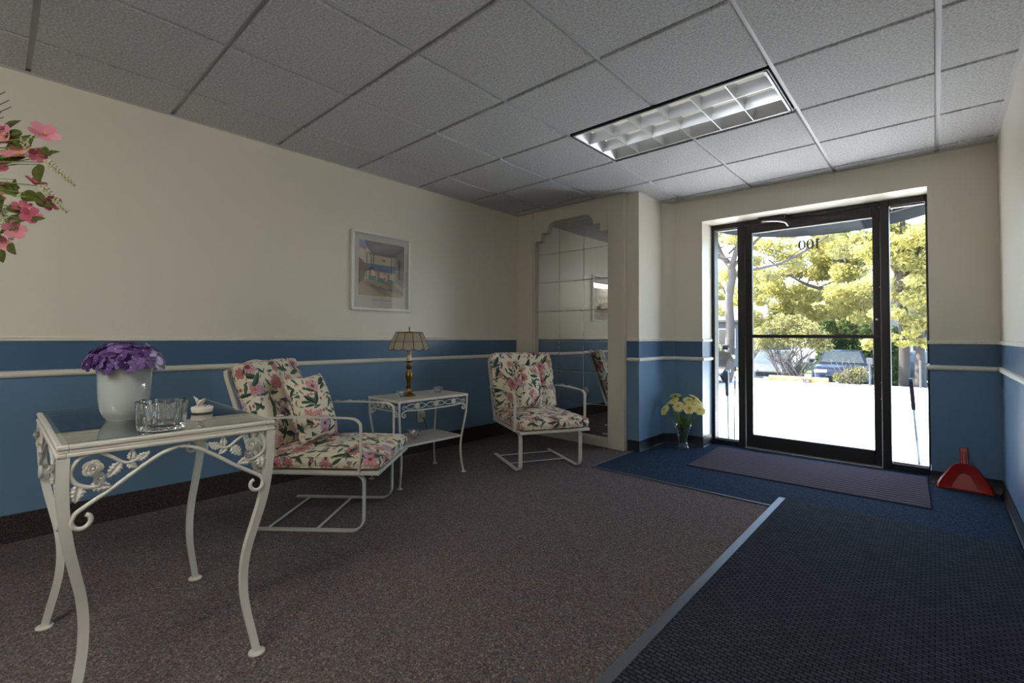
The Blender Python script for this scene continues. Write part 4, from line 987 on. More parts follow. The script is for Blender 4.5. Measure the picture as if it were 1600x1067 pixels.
# wall outlet with plug and cord
WO = empty('wall_outlet', (XL, 2.500, 0.325)); tag(WO, 'ivory wall outlet with plug behind the side table', 'outlet')
MB().bbox(0.0, 0.006, -0.036, 0.036, -0.058, 0.058, 0.002).build('plate', M['plastic_ivory'], WO)
MB().bbox(0.006, 0.040, -0.022, 0.024, -0.012, 0.034, 0.006).build('plug', M['plastic_ivory'], WO)
q = MB(); q.tube(smoothpath([(0.03, 0.0, -0.01), (0.045, 0.03, -0.10), (0.04, 0.06, -0.18), (0.03, 0.05, -0.26), (0.06, 0.02, -0.316)], 5), 0.003, 6); q.build('cord', M['plastic_black'], WO, True)

# ------------------------------------------------------------------ framed print on the left wall
def picture():
    P = empty('framed_print', (XL, 2.078, 1.568)); tag(P, 'white framed seaside porch print hanging on the beige wall', 'picture')
    w, h, d = 0.278, 0.322, 0.028; fw = 0.022
    for y0, y1, z0, z1 in ((-w, w, h - fw, h), (-w, w, -h, -h + fw), (-w, -w + fw, -h + fw - .001, h - fw + .001), (w - fw, w, -h + fw - .001, h - fw + .001)):
        MB().bbox(0.0, d, y0, y1, z0, z1, 0.004).build('frame_rail', M['frame_white'], P)
    MB().box(0.004, 0.014, -w + .01, w - .01, -h + .01, h - .01).build('mat_board', M['paper'], P)
    MB().box(0.0195, 0.0205, -w + .015, w - .015, -h + .015, h - .015).build('glass', M['picture_glass'], P)
    # the print: a covered veranda with posts, chairs and the sea, as flat shapes of colour
    cols = dict(sky=S(206, 196, 172), sea=S(104, 132, 168), roof=S(96, 90, 84), roof2=S(118, 110, 100), deck=S(176, 156, 126), deck2=S(148, 130, 106), post=S(84, 80, 76), dark=S(70, 70, 74), wall=S(128, 132, 134), red=S(176, 116, 96), teal=S(112, 138, 138), cloth=S(216, 206, 186), hat=S(126, 88, 62), shade=S(110, 112, 136), plum=S(120, 92, 84), blue=S(140, 158, 206), green=S(112, 116, 84))
    names = list(cols); mats = [paint('print_ink_' + n_, cols[n_], 0.7, 0.12, 40, 0) for n_ in names]
    pw, pz0, pz1 = 0.215, -0.200, 0.245; q = MB(); lay = [0.0]
    def poly(c, pts):
        lay[0] += 0.00003; q.add([(0.0143 + lay[0], -pw + 2 * pw * a, pz0 + (pz1 - pz0) * e) for a, e in pts], [tuple(range(len(pts)))], names.index(c))
    R_ = lambda c, a0, a1, e0, e1: poly(c, [(a0, e0), (a1, e0), (a1, e1), (a0, e1)])
    R_('sky', 0, 1, 0, 1); R_('sea', 0.02, 0.8, .45, .585); R_('blue', 0, .2, .86, 1); poly('red', [(0, .90), (.14, .82), (.14, .88), (0, .96)])
    poly('roof', [(.12, 1), (1, 1), (1, .86), (.72, .74), (.28, .76), (.16, .90)]); poly('roof2', [(.25, .97), (.95, .97), (.70, .80), (.30, .82)])
    poly('wall', [(1, .9), (.80, .78), (.80, .22), (1, .10)]); R_('dark', .86, .92, .34, .72); R_('shade', .94, 1, .30, .70)
    poly('plum', [(0, .68), (.10, .62), (.16, .48), (.10, .24), (0, .20)]); R_('green', 0, .12, .30, .42)
    poly('deck', [(0, 0), (1, 0), (1, .18), (.78, .30), (.14, .30), (0, .20)]); poly('deck2', [(.08, .22), (.55, .02), (.70, .02), (.20, .27)]); poly('deck2', [(.5, .26), (.98, .03), (1, .10), (.62, .28)])
    for x in (.155, .25, .30, .70, .76): R_('post', x, x + .018, .32, .80)
    for x, sg in ((.25, -1), (.32, 1), (.70, -1), (.78, 1)): poly('post', [(x, .74), (x + sg * .06, .79), (x + sg * .06, .81), (x, .77)])
    for j in range(10): R_('hat', .36 + j * .025, .368 + j * .025, .42, .50)
    R_('hat', .35, .61, .50, .508); R_('hat', .35, .61, .415, .422)
    poly('hat', [(.49, .66), (.52, .695), (.56, .685), (.565, .65)])
    for cx, cy in ((.25, .36), (.44, .33), (.66, .31)):
        poly('teal', [(cx - .06, cy - .06), (cx + .10, cy - .09), (cx + .13, cy + .02), (cx - .03, cy + .06)]); poly('cloth', [(cx - .02, cy + .02), (cx + .10, cy), (cx + .08, cy + .10), (cx, cy + .12)])
        poly('red', [(cx - .04, cy + .04), (cx + .01, cy + .03), (cx, cy + .15), (cx - .04, cy + .14)]); poly('shade', [(cx - .04, cy - .18), (cx + .16, cy - .24), (cx + .2, cy - .21), (cx, cy - .14)])
    poly('dark', [(.18, .50), (.30, .53), (.33, .49), (.22, .46)])
    q.build('print', mats, P, fixn=False)
    # caption lines under the print
    q = MB()
    for k_ in range(11): y = -0.09 + k_ * 0.017; q.box(0.0142, 0.0146, y, y + 0.011, -0.238, -0.232)
    q.build('caption', M['letters'], P)
picture()

# ------------------------------------------------------------------ vase of gerberas in the alcove
VX, VY = 1.262, 4.235
def vase():
    n = 32; prof = [(.050, 0), (.052, .006), (.042, .03), (.037, .06), (.043, .11), (.058, .16), (.074, .215), (.071, .215), (.055, .16), (.039, .11), (.033, .06), (.036, .03), (.03, .014)]
    q = MB(); vs = []
    for i, (r, z) in enumerate(prof):
        for j in range(n):
            a = 2 * PI * j / n; f = 1 + (0.06 if i < 7 else 0.0) * (1 if (j + i) % 2 else -1) ; vs.append((r * f * math.cos(a), r * f * math.sin(a), z + (0.006 * abs(math.sin(4 * a)) if 5 < i < 8 else 0)))
    fs = [(i * n + j, i * n + (j + 1) % n, (i + 1) * n + (j + 1) % n, (i + 1) * n + j) for i in range(len(prof) - 1) for j in range(n)] + [tuple(range(n))[::-1], tuple((len(prof) - 1) * n + j for j in range(n))]
    q.add(vs, fs); o = q.build('glass_vase', M['vase_crystal'], None, False); o.location = (VX, VY, 0.0075)
    tag(o, 'cut glass vase standing on the navy carpet in the corner', 'vase')
vase()
def gerbera_meshes():
    q = MB()
    for ring, (np_, L, zt, w) in enumerate(((17, 1.0, 0.02, 0.15), (14, 0.78, 0.14, 0.13), (10, 0.5, 0.2, 0.09))):
        for j in range(np_):
            a = 2 * PI * j / np_ + ring * 0.2 + random.uniform(-.05, .05); l = L * random.uniform(.92, 1.05); ca, sa = math.cos(a), math.sin(a); vs = []
            for x, ww, z in ((0.12, 0.4, 0.05), (0.5, 1.0, zt + .06), (0.85, 0.95, zt + .02), (1.0, 0.35, zt - .04)):
                for s_ in (-1, 0, 1): px, py = x * l, s_ * w * ww; vs.append((px * ca - py * sa, px * sa + py * ca, z - (0.04 if s_ == 0 else 0)))
            q.add(vs, [(i * 3 + k, i * 3 + k + 1, i * 3 + k + 4, i * 3 + k + 3) for i in range(3) for k in range(2)])
    pet = q.mesh('petals', M['gerbera'], True)
    eye = MB().lathe([(0.26, 0.05), (0.25, 0.14), (0.17, 0.19), (0.02, 0.17)], 16).mesh('eye', M['gerbera_eye'], True)
    cal = MB().lathe([(0.04, -0.22), (0.16, -0.10), (0.24, 0.03)], 10).mesh('calyx', M['stem'], True)
    return pet, eye, cal
GP, GE, GC = gerbera_meshes()
gtxt = ['low at the outer left of the vase bouquet', 'in the middle of the vase bouquet, facing the room', 'right of centre in the vase bouquet, facing the room', 'at the outer right of the vase bouquet, by the door jamb', 'topmost at the left of the vase bouquet, turned upwards', 'topmost at the right of the vase bouquet, turned upwards', 'upper left of the vase bouquet behind the front heads', 'upper right of the vase bouquet behind the front heads', 'half hidden at the left rear of the vase bouquet', 'half hidden at the right rear of the vase bouquet']
gpos = [(1.114, .352, -.05, -.5, -.8), (1.25, .399, -.06, 0, -.9), (1.349, .391, -.06, .3, -.9), (1.431, .386, -.03, .7, -.6), (1.187, .485, .02, -.2, .25), (1.364, .486, .02, .25, .2), (1.185, .440, -.01, -.2, -.3), (1.322, .455, 0.0, .2, -.3), (1.130, .415, .03, -.5, -.2), (1.395, .435, .03, .5, -.2)]
for (gx, gz, gy, fx, fy), tx in zip(gpos, gtxt):
    g = empty('gerbera', (VX, VY, 0.03)); tag(g, 'pale yellow gerbera ' + tx, 'flower', 'gerberas in the glass vase')
    c = Vector((gx - VX, gy, gz - 0.03)); d = Vector((fx, fy, 0.55)).normalized()
    q = MB(); sx = max(-.8, min(.8, c.x * 4)); q.tube(smoothpath([(-sx * 0.018, -gy * .1, 0.0), (c.x * .16, c.y * .2, .10), (c.x * .42, c.y * .5, .20), (c.x * .85 - d.x * .01, c.y * .9, c.z * .85), tuple(c - d * 0.012)], 4), 0.0035, 6); q.build('stem', M['stem'], g, True)
    mt = Matrix.Translation(c) @ d.to_track_quat('Z', 'Y').to_matrix().to_4x4() @ Matrix.Rotation(random.random() * 6, 4, 'Z') @ Matrix.Diagonal((0.057, 0.057, 0.057, 1))
    for nm, me in (('petals', GP), ('eye', GE), ('calyx', GC)): o = link(nm, me, g); o.matrix_local = mt
FG = empty('fern_filler', (VX, VY, 0.10)); tag(FG, 'green leafy filler among the gerbera stems in the vase', 'foliage')
GL = leaf_mesh('filler_leaf', 1, 0.22, 0.25, 3, M['leaf_stem'], 0.01)
for k_ in range(18):
    a = random.uniform(0, 6.28); o = link('filler_leaf', GL, FG); o.matrix_local = Matrix.Translation((0.012 * math.cos(a), 0.012 * math.sin(a), random.uniform(0.02, 0.09))) @ Matrix.Rotation(a, 4, 'Z') @ Matrix.Rotation(-random.uniform(0.9, 1.35), 4, 'Y') @ Matrix.Diagonal((*(random.uniform(.10, .17),) * 3, 1))

# ------------------------------------------------------------------ red dustpan leaning in the corner
def dustpan():
    t = empty('dustpan', (3.158, YE - 0.075, 0.0075)); tag(t, 'red plastic dustpan leaning on the wall beside the glass door', 'dustpan')
    out = [(-.142, 0.0), (-.140, .030), (-.120, .070), (-.095, .105), (-.065, .150), (-.045, .168), (-.022, .175), (.022, .175), (.045, .168), (.065, .150), (.095, .105), (.120, .070), (.140, .030), (.142, 0.0)]
    lean = lambda z: 0.30 * z * 0.75
    q = MB(); n = len(out); vs = []
    for k, (s_, dy, dz) in enumerate(((1.0, 0.0, 0.0), (1.0, -0.006, 0.0), (0.93, -0.020, 0.0), (0.80, -0.012, 0.004), (0.45, -0.004, 0.01))):
        for x, z in out: zz = z * (0.3 + 0.7 * s_) if k > 2 else z; vs.append((x * s_, lean(zz) + dy, zz + 0.003))
    fs = [(i * n + j, i * n + j + 1, (i + 1) * n + j + 1, (i + 1) * n + j) for i in range(4) for j in range(n - 1)]; q.add(vs, fs)
    cen = [(0, 0)]; q.prism([(x, z + 0.003) for x, z in out], 0.0, 0.004, 'Y')
    for i in range(len(q.v) - 2 * n, len(q.v)): x, y, z = q.v[i]; q.v[i] = (x, y + lean(z), z)
    q.build('pan', M['plastic_red'], t, 'auto')
    q = MB(); q.bbox(-.146, .146, -0.012, -0.002, 0.0, 0.012, 0.003); q.build('lip', M['plastic_red'], t)
    h = MB()
    for z0, z1, hw in ((0.165, 0.285, 0.021),):
        mt = Matrix.Translation((0, lean(z0), z0)) @ Matrix.Rotation(-math.atan(0.225), 4, 'X')
        h.bbox(-hw, hw, -0.010, 0.004, 0, z1 - z0, 0.004, 0, mt); h.bbox(-hw * .5, hw * .5, -0.015, -0.009, 0.005, z1 - z0 - .03, 0.003, 0, mt)
    h.build('handle', M['plastic_red'], t)
dustpan()

# ------------------------------------------------------------------ silk flower arrangement entering at the upper left
def arrangement():
    px, py = 0.80, -0.42
    st = empty('plant_stand', (px, py, 0)); tag(st, 'white iron plant stand under the silk flower arrangement', 'stand')
    MB().lathe([(0.0, .88), (.14, .88), (.145, .885), (.145, .895), (.14, .90), (0.0, .90)], 28).build('top', M['iron'], st, 'auto')
    for k in range(3):
        a = 2 * PI * k / 3; q = MB(); q.tube(smoothpath([(.11 * math.cos(a), .11 * math.sin(a), .885), (.06 * math.cos(a), .06 * math.sin(a), .5), (.08 * math.cos(a), .08 * math.sin(a), .2), (.15 * math.cos(a), .15 * math.sin(a), .008)], 5), 0.009, 8); q.build('leg', M['iron'], st, True)
    A = empty('flower_arrangement', (px, py, .90)); tag(A, 'silk arrangement of pink blossoms, white spikes and twigs near the ceiling', 'flowers')
    MB().lathe([(.05, 0), (.055, .004), (.075, .06), (.08, .12), (.06, .19), (.05, .22), (.058, .235), (.05, .232), (.044, .2), (.06, .1), (.03, .02)], 28).build('vase', M['ceramic'], A, 'auto')
    base = Vector((px, py, 1.12)); rel = lambda p: Vector(p) - Vector((px, py, .90))
    def branch(tip, r=0.003, m='stem', sag=0.05):
        tip = Vector(tip); q = MB(); mid = base.lerp(tip, .55) + Vector((0, 0, 0.10 + sag)); q.tube(smoothpath([rel(base), rel(base.lerp(mid, .5) + Vector((0, 0, .04))), rel(mid), rel(tip)], 6), [r * (1.3 - .7 * i / 18) for i in range(19)], 6)
        return q.build('branch', M[m], A, True)
    def bl_mesh(mt):
        q = MB()
        for j in range(5):
            a = 2 * PI * j / 5; vs = []
            for x, w, z in ((0.05, .1, 0), (.35, .34, .22), (.75, .42, .46), (1.0, .24, .52)):
                for s_ in (-1, 0, 1): X_, Y_ = x, s_ * w; vs.append((X_ * math.cos(a) - Y_ * math.sin(a), X_ * math.sin(a) + Y_ * math.cos(a), z - (.05 if s_ == 0 else 0)))
            q.add(vs, [(i * 3 + k, i * 3 + k + 1, i * 3 + k + 4, i * 3 + k + 3) for i in range(3) for k in range(2)])
        for j in range(9):
            a = 2 * PI * j / 9; r = .14 + .06 * (j % 2); q.tube([(0, 0, .02), (r * .5 * math.cos(a), r * .5 * math.sin(a), .2), (r * math.cos(a), r * math.sin(a), .36)], 0.018, 4, mi=1)
        return q.mesh('blossom', [mt, M['yellow_anther']], True)
    B = [bl_mesh(M['pink1']), bl_mesh(M['pink2'])]
    pink = [((1.055, -.004, 1.63), 0, .036, (.9, .1, .5)), ((1.004, -.048, 1.568), 0, .040, (.5, -.5, .6)), ((.974, -.077, 1.625), 0, .034, (.6, -.8, .1)), ((1.039, -.016, 1.573), 1, .022, (.8, .2, -.3)), ((1.034, -.018, 1.485), 1, .026, (.4, .2, .8)), ((1.068, .014, 1.433), 1, .024, (.8, .3, -.5)), ((1.006, -.041, 1.412), 1, .024, (.6, -.2, .5)), ((1.025, -.023, 1.389), 1, .026, (.8, -.1, .1)), ((.99, -.053, 1.35), 0, .028, (.9, -.2, -.2)), ((.967, -.073, 1.311), 0, .024, (.7, -.5, -.4)), ((.965, -.09, 1.53), 1, .026, (.8, -.3, .3)), ((.955, -.095, 1.44), 0, .028, (.8, -.3, .2)), ((.975, -.07, 1.47), 1, .022, (.7, .1, .6)), ((.985, -.06, 1.60), 1, .022, (.7, .1, .5)), ((.94, -.12, 1.50), 0, .036, (.7, -.6, .2)), ((.93, -.13, 1.40), 1, .034, (.8, -.5, 0))]
    for p, mi, s_, d in pink:
        branch(Vector(p) - Vector(d).normalized() * .004, 0.002); o = link('blossom', B[mi], A); o.matrix_local = Matrix.Translation(rel(p)) @ Vector(d).to_track_quat('Z', 'Y').to_matrix().to_4x4() @ Matrix.Rotation(random.random() * 6, 4, 'Z') @ Matrix.Diagonal((s_, s_, s_, 1))
    for p0, p1 in (((1.065, .005, 1.552), (1.123, .062, 1.481)), ((1.050, -.003, 1.480), (1.106, .048, 1.40)), ((1.012, -.042, 1.615), (1.024, -.03, 1.575)), ((.955, -.085, 1.412), (.972, -.068, 1.36)), ((.965, -.075, 1.37), (.983, -.06, 1.318)), ((.96, -.09, 1.66), (.968, -.08, 1.63))):
        p0, p1 = Vector(p0), Vector(p1); branch(p0, 0.0022); q = MB(); L = (p1 - p0).length; nb = max(24, int(L * 600)); ax = (p1 - p0).normalized(); u = ax.orthogonal().normalized(); w = ax.cross(u)
        q.tube([rel(p0), rel(p1)], 0.0018, 5, mi=1)
        for k in range(nb):
            t = k / nb; a = k * 2.4; rr = 0.0092 * (1 - .5 * t); c = rel(p0.lerp(p1, t)) + (u * math.cos(a) + w * math.sin(a)) * rr; s_ = 0.0044 * (1.1 - .4 * t)
            q.add([c + Vector(e) * s_ for e in ((1, 0, 0), (-1, 0, 0), (0, 1, 0), (0, -1, 0), (0, 0, 1), (0, 0, -1))], [(0, 2, 4), (2, 1, 4), (1, 3, 4), (3, 0, 4), (2, 0, 5), (1, 2, 5), (3, 1, 5), (0, 3, 5)])
        q.build('flower_spike', [M['white_bud'], M['stem']], A)
    SL = leaf_mesh('leaf', 1, 0.52, 0.2, 0, M['leaf_silk'], 0.012)
    lvs = [((1.007, -.047, 1.64), .05, 200), ((1.051, -.006, 1.594), .045, -40), ((1.044, -.01, 1.545), .065, -75), ((1.003, -.045, 1.455), .07, -15), ((1.034, -.017, 1.455), .075, -35), ((1.017, -.029, 1.375), .05, 10), ((.965, -.075, 1.375), .075, 5), ((.974, -.066, 1.31), .05, -50), ((.966, -.083, 1.583), .06, 30), ((.96, -.085, 1.49), .075, -40), ((.955, -.09, 1.45), .06, -70), ((1.05, .0, 1.571), .045, 20), ((.965, -.085, 1.645), .055, 40), ((.93, -.12, 1.54), .08, 20), ((.93, -.12, 1.36), .08, -30), ((.92, -.13, 1.44), .08, 0), ((.955, -.085, 1.29), .05, -60), ((.985, -.065, 1.615), .05, -20), ((.97, -.08, 1.555), .06, 10), ((.975, -.07, 1.42), .06, -25), ((.98, -.06, 1.50), .055, -60), ((1.0, -.05, 1.60), .045, 60), ((.96, -.085, 1.34), .06, 20), ((1.02, -.03, 1.60), .04, 80)]
    for p, s_, a in lvs:
        branch(p, 0.0015); o = link('leaf', SL, A); o.matrix_local = Matrix.Translation(rel(p)) @ Matrix.Rotation(0.73, 4, 'Z') @ Matrix.Rotation(PI / 2 - .25, 4, 'X') @ Matrix.Rotation(math.radians(a), 4, 'Z') @ Matrix.Rotation(random.uniform(-.5, .5), 4, 'X') @ Matrix.Diagonal((s_, s_, s_, 1))
    for tip in ((.985, -.07, 1.715), (1.005, -.05, 1.675), (.965, -.085, 1.685), (.972, -.083, 1.76), (.98, -.075, 1.735), (1.02, -.037, 1.63), (.99, -.065, 1.66), (.955, -.09, 1.70), (1.0, -.05, 1.545), (1.02, -.03, 1.56)): branch(tip, 0.0019, 'twig', .02)
arrangement()

# ------------------------------------------------------------------ outside
def gz(y): return -0.02 * y
b = MB(); b.add([(-45, 4.85, gz(4.85)), (45, 4.85, gz(4.85)), (45, 17.6, gz(17.6)), (-45, 17.6, gz(17.6)), (-45, 4.85, -1.2), (45, 4.85, -1.2), (45, 17.6, -1.2), (-45, 17.6, -1.2)], [(0, 1, 2, 3), (0, 4, 5, 1), (1, 5, 6, 2), (2, 6, 7, 3), (3, 7, 4, 0), (4, 7, 6, 5)])
struct(b.build('parking_ground', M['asphalt']))
b = MB(); b.box(-60, 60, 17.6, 110, -1.2, -0.95); struct(b.build('street_ground', M['street']))
b = MB(); b.box(-60, 60, 30.5, 44, -0.95, -0.90); struct(b.build('lawn_ground', M['grass']))
b = MB(); b.box(XL - 3.0, XR + 3.0, YB - 0.15, 4.849, 2.56, 3.45); b.box(XL - 3.0, XL - 0.15, YB - 0.15, 4.849, -0.2, 2.56); b.box(XR + 0.15, XR + 3.0, YB - 0.15, 4.849, -0.2, 2.56)
struct(b.build('wall_outer', M['brick']))

def awning():
    t = empty('entrance_awning', (2.22, 4.85, 2.20)); tag(t, 'dark rounded canvas awning above the glass entrance outside', 'awning')
    a_, b_, n, m = 1.02, 1.30, 28, 8; q = MB(); vs = []
    for i in range(n + 1):
        th = PI * i / n
        for j in range(m + 1):
            s_ = PI / 2 * j / m; k = math.cos(s_); vs.append((a_ * math.cos(th) * k, b_ * math.sin(th) * k + 0.001, 0.13 + 0.55 * math.sin(s_)))
    q.add(vs, [(i * (m + 1) + j, i * (m + 1) + j + 1, (i + 1) * (m + 1) + j + 1, (i + 1) * (m + 1) + j) for i in range(n) for j in range(m)]); q.build('canopy', M['canvas'], t, True)
    q = MB(); vs = [(a_ * math.cos(PI * i / n), b_ * math.sin(PI * i / n) + .001, z) for i in range(n + 1) for z in (0.0, 0.131)]
    q.add(vs, [(2 * i, 2 * i + 1, 2 * i + 3, 2 * i + 2) for i in range(n)]); q.build('valance', M['canvas'], t, True)
    q = MB(); q.tube([(a_ * .985 * math.cos(PI * i / n), b_ * .985 * math.sin(PI * i / n) + .01, 0.12) for i in range(n + 1)], 0.014, 8); q.build('hoop', M['black_metal'], t, True)
    for k in range(1, 6):
        th = PI * k / 6; q = MB(); q.tube([(a_ * .975 * math.cos(th) * math.cos(s_), b_ * .975 * math.sin(th) * math.cos(s_) + .012, 0.12 + 0.53 * math.sin(s_)) for s_ in np.linspace(0, PI / 2 * .97, 10)], 0.012, 8); q.build('rib', M['black_metal'], t, True)
awning()

# long-handled sweepers leaning on the outside of the sidelights
def sweeper(top, foot, label, second=None):
    top, foot = Vector(top), Vector(foot); t = empty('long_handled_sweeper', foot); tag(t, label, 'sweeper')
    d = (top - foot).normalized(); g0 = foot + d * ((top - foot).length - 0.24) - foot
    q = MB(); q.tube([d * 0.01, top - foot - d * 0.05], 0.0105, 10); q.build('rod', M['chrome'], t, True)
    q = MB(); q.tube([g0, g0 + d * 0.02, top - foot - d * 0.02, top - foot], [0.85, 1, 1, 0.85], flat=(0.021, 0.014), up=(1, 0, 0)); q.build('grip', M['plastic_black'], t, 'auto')
    q = MB(); q.tube([top - foot, top - foot + d * 0.022], [1, 0.9], flat=(0.019, 0.013), up=(1, 0, 0)); q.build('cap', M['rubber'], t)
    MB().bbox(-0.05, 0.05, -0.02, 0.02, 0.0, 0.030, 0.006).build('foot', M['plastic_black'], t)
    if second is not None:
        a, c = Vector(second[0]) - foot, Vector(second[1]) - foot; q = MB(); q.tube([c, a], 0.006, 8); q.build('second_rod', M['plastic_black'], t, True)
sweeper((1.430, 4.97, 0.68), (1.418, 5.05, gz(5.05)), 'long-handled sweeper with black grip and thin second rod outside the vase-side sidelight', ((1.500, 4.99, 0.645), (1.468, 5.06, gz(5.06) + 0.004)))
sweeper((2.866, 5.06, 0.685), (2.914, 5.13, gz(5.13)), 'long-handled sweeper with black grip outside the sidelight next to the dustpan')

WS = empty('wheel_stop', (-0.18, 16.75, gz(16.75))); tag(WS, 'worn yellow concrete wheel stop with stencilled number on the lot', 'wheel stop')
q = MB(); q.prism([(-0.09, -0.02), (0.09, -0.02), (0.09, 0.11), (0.06, 0.18), (-0.06, 0.18), (-0.09, 0.11)], -0.80, 0.80, 'X'); q.build('block', M['wheelstop'], WS)
def seg_digit(ch, x, z, h):
    w = h * 0.6; s_ = h * 0.17; q = MB()
    on = {'7': 'abc', '0': 'abcdef', '8': 'abcdefg', 'C': 'adef'}[ch]
    S_ = dict(a=(0, w, h - s_, h), b=(w - s_, w, h / 2, h), c=(w - s_, w, 0, h / 2), d=(0, w, 0, s_), e=(0, s_, 0, h / 2), f=(0, s_, h / 2, h), g=(0, w, h / 2 - s_ / 2, h / 2 + s_ / 2))
    for k in on: x0, x1, z0, z1 = S_[k]; q.box(x + x0, x + x1, -0.0925, -0.0895, z + z0, z + z1)
    q.build('stencil_digit', M['stencil'], WS)
for i, ch in enumerate('7C8'): seg_digit(ch, 0.12 + i * 0.095, 0.005, 0.115)

# --- plants
def cloud(name, blobs, n, size, mat, parent, squash=1.0):
    # leaf cards scattered through ellipsoid clumps; each card is a bent pair of triangles
    pts = []; tot = sum((r[0] * r[1] * r[2]) ** (2 / 3) for _, r in blobs)
    for c, r in blobs:
        k = int(n * (r[0] * r[1] * r[2]) ** (2 / 3) / tot) + 1; d = rng.normal(size=(k, 3)); d /= np.linalg.norm(d, axis=1)[:, None]
        rad = rng.random(k) ** 0.38; pts.append(np.array(c) + d * rad[:, None] * np.array(r))
    P = np.concatenate(pts); k = len(P); a = rng.normal(size=(k, 3)); a /= np.linalg.norm(a, axis=1)[:, None]; b2 = np.cross(a, rng.normal(size=(k, 3))); b2 /= np.linalg.norm(b2, axis=1)[:, None]
    s = size * rng.uniform(.6, 1.3, k)[:, None]; V = np.stack([P - a * s, P + b2 * s * .45, P + a * s, P - b2 * s * .45], 1).reshape(-1, 3)
    me = bpy.data.meshes.new(name); me.vertices.add(4 * k); me.vertices.foreach_set('co', V.ravel()); me.loops.add(4 * k); me.loops.foreach_set('vertex_index', np.arange(4 * k, dtype=np.int32)); me.polygons.add(k)
    me.polygons.foreach_set('loop_start', np.arange(0, 4 * k, 4, dtype=np.int32)); me.update(calc_edges=True); me.validate(); me.materials.append(mat)
    o = link(name, me, parent); o['kind'] = 'stuff'; return o
def limb(q, p0, p1, r0, r1, bend=0.12, n=5):
    p0, p1 = Vector(p0), Vector(p1); L = (p1 - p0).length; m = p0.lerp(p1, .5) + Vector([random.uniform(-1, 1) * bend * L for _ in range(3)])
    pts = smoothpath([p0, m, p1], n); q.tube(pts, [r0 + (r1 - r0) * i / (len(pts) - 1) for i in range(len(pts))], 7); return pts
def tree(name, label, base, trunk, limbs, blobs, n, size, leaf, bark='bark', grp='trees beyond the parking lot'):
    t = empty(name, base); tag(t, label, 'tree', grp); B = Vector(base); rel = lambda p: Vector(p) - B
    q = MB(); pts = smoothpath([rel(p) for p, _ in trunk], 5); R = np.interp(np.linspace(0, len(trunk) - 1, len(pts)), range(len(trunk)), [r for _, r in trunk]); q.tube(pts, list(R), 10); q.build('trunk', M[bark], t, True)
    for p0, p1, r in limbs:
        q = MB(); main = limb(q, rel(p0), rel(p1), r, r * .35)
        for k in range(5):
            s_ = main[3 + k] if 3 + k < len(main) else main[-1]; e = s_ + Vector((random.uniform(-1, 1), random.uniform(-.6, .6), random.uniform(0, .9))) * (main[-1] - main[0]).length * .35; limb(q, s_, e, r * .35, r * .1, .1, 3)
        q.build('limb', M[bark], t, True)
    if blobs: cloud('crown', [(tuple(rel(c)), r) for c, r in blobs], n, size, M[leaf], t)
    return t
rb = lambda c, s, k, r: [((c[0] + random.gauss(0, s[0]), c[1] + random.gauss(0, s[1]), c[2] + random.gauss(0, s[2])), (r * random.uniform(.6, 1.3), r * random.uniform(.6, 1.3), r * random.uniform(.4, .9))) for _ in range(k)]
tree('forked_tree', 'pale barked forked tree beside the parked dark sedan', (-2.96, 19, -.95), [((-2.98, 19, -.95), .22), ((-2.86, 19, 1.2), .17), ((-2.90, 19, 2.5), .15), ((-2.78, 19, 3.4), .15), ((-2.82, 19, 3.9), .14)],
     [((-2.82, 19, 3.8), (-3.45, 19, 5.3), .13), ((-2.80, 19, 3.8), (-2.3, 19, 6.0), .11), ((-2.8, 19, 3.5), (.35, 19, 4.55), .07), ((-2.8, 19, 3.7), (-.5, 19, 5.6), .07), ((-2.9, 19, 4.3), (-1.4, 18.6, 4.9), .05), ((-2.9, 19, 4), (-4.6, 19, 5.4), .08)],
     rb((-2.6, 19, 4.6), (1.1, .6, .7), 9, .45) + rb((-4.0, 19.4, 2.6), (.4, .4, .9), 5, .4) + rb((-.7, 19, 4.6), (1.0, .5, .6), 10, .42), 6500, .085, 'leaf_pale')
tree('maple_tree', 'broad yellow-green maple filling the door glass view', (1.9, 25.4, -.95), [((1.9, 25.4, -.95), .26), ((1.1, 24.4, 2.0), .22), ((.42, 24, 3.5), .18), ((0, 24, 4.6), .12), ((-.3, 24, 6), .07)],
     [((.6, 24, 2.9), (-2.6, 23.6, 4.6), .10), ((.45, 24, 3.4), (1.6, 24, 6.0), .12), ((.42, 24, 3.5), (-1.8, 24, 6.2), .09), ((.7, 24, 2.2), (2.1, 23.5, 4.2), .09), ((.6, 24, 3), (-3.2, 24.4, 3.3), .07), ((.5, 24, 3.3), (-.6, 23.2, 5.4), .08)],
     rb((-.8, 24, 4.2), (1.9, .9, 1.3), 46, .52) + rb((.6, 24, 3.4), (1.2, .9, .8), 20, .5) + rb((-2.6, 24.2, 3.0), (1.0, .7, .7), 14, .45) + rb((1.2, 24, 5.6), (1.0, .8, .9), 12, .5), 42000, .078, 'leaf_spring')
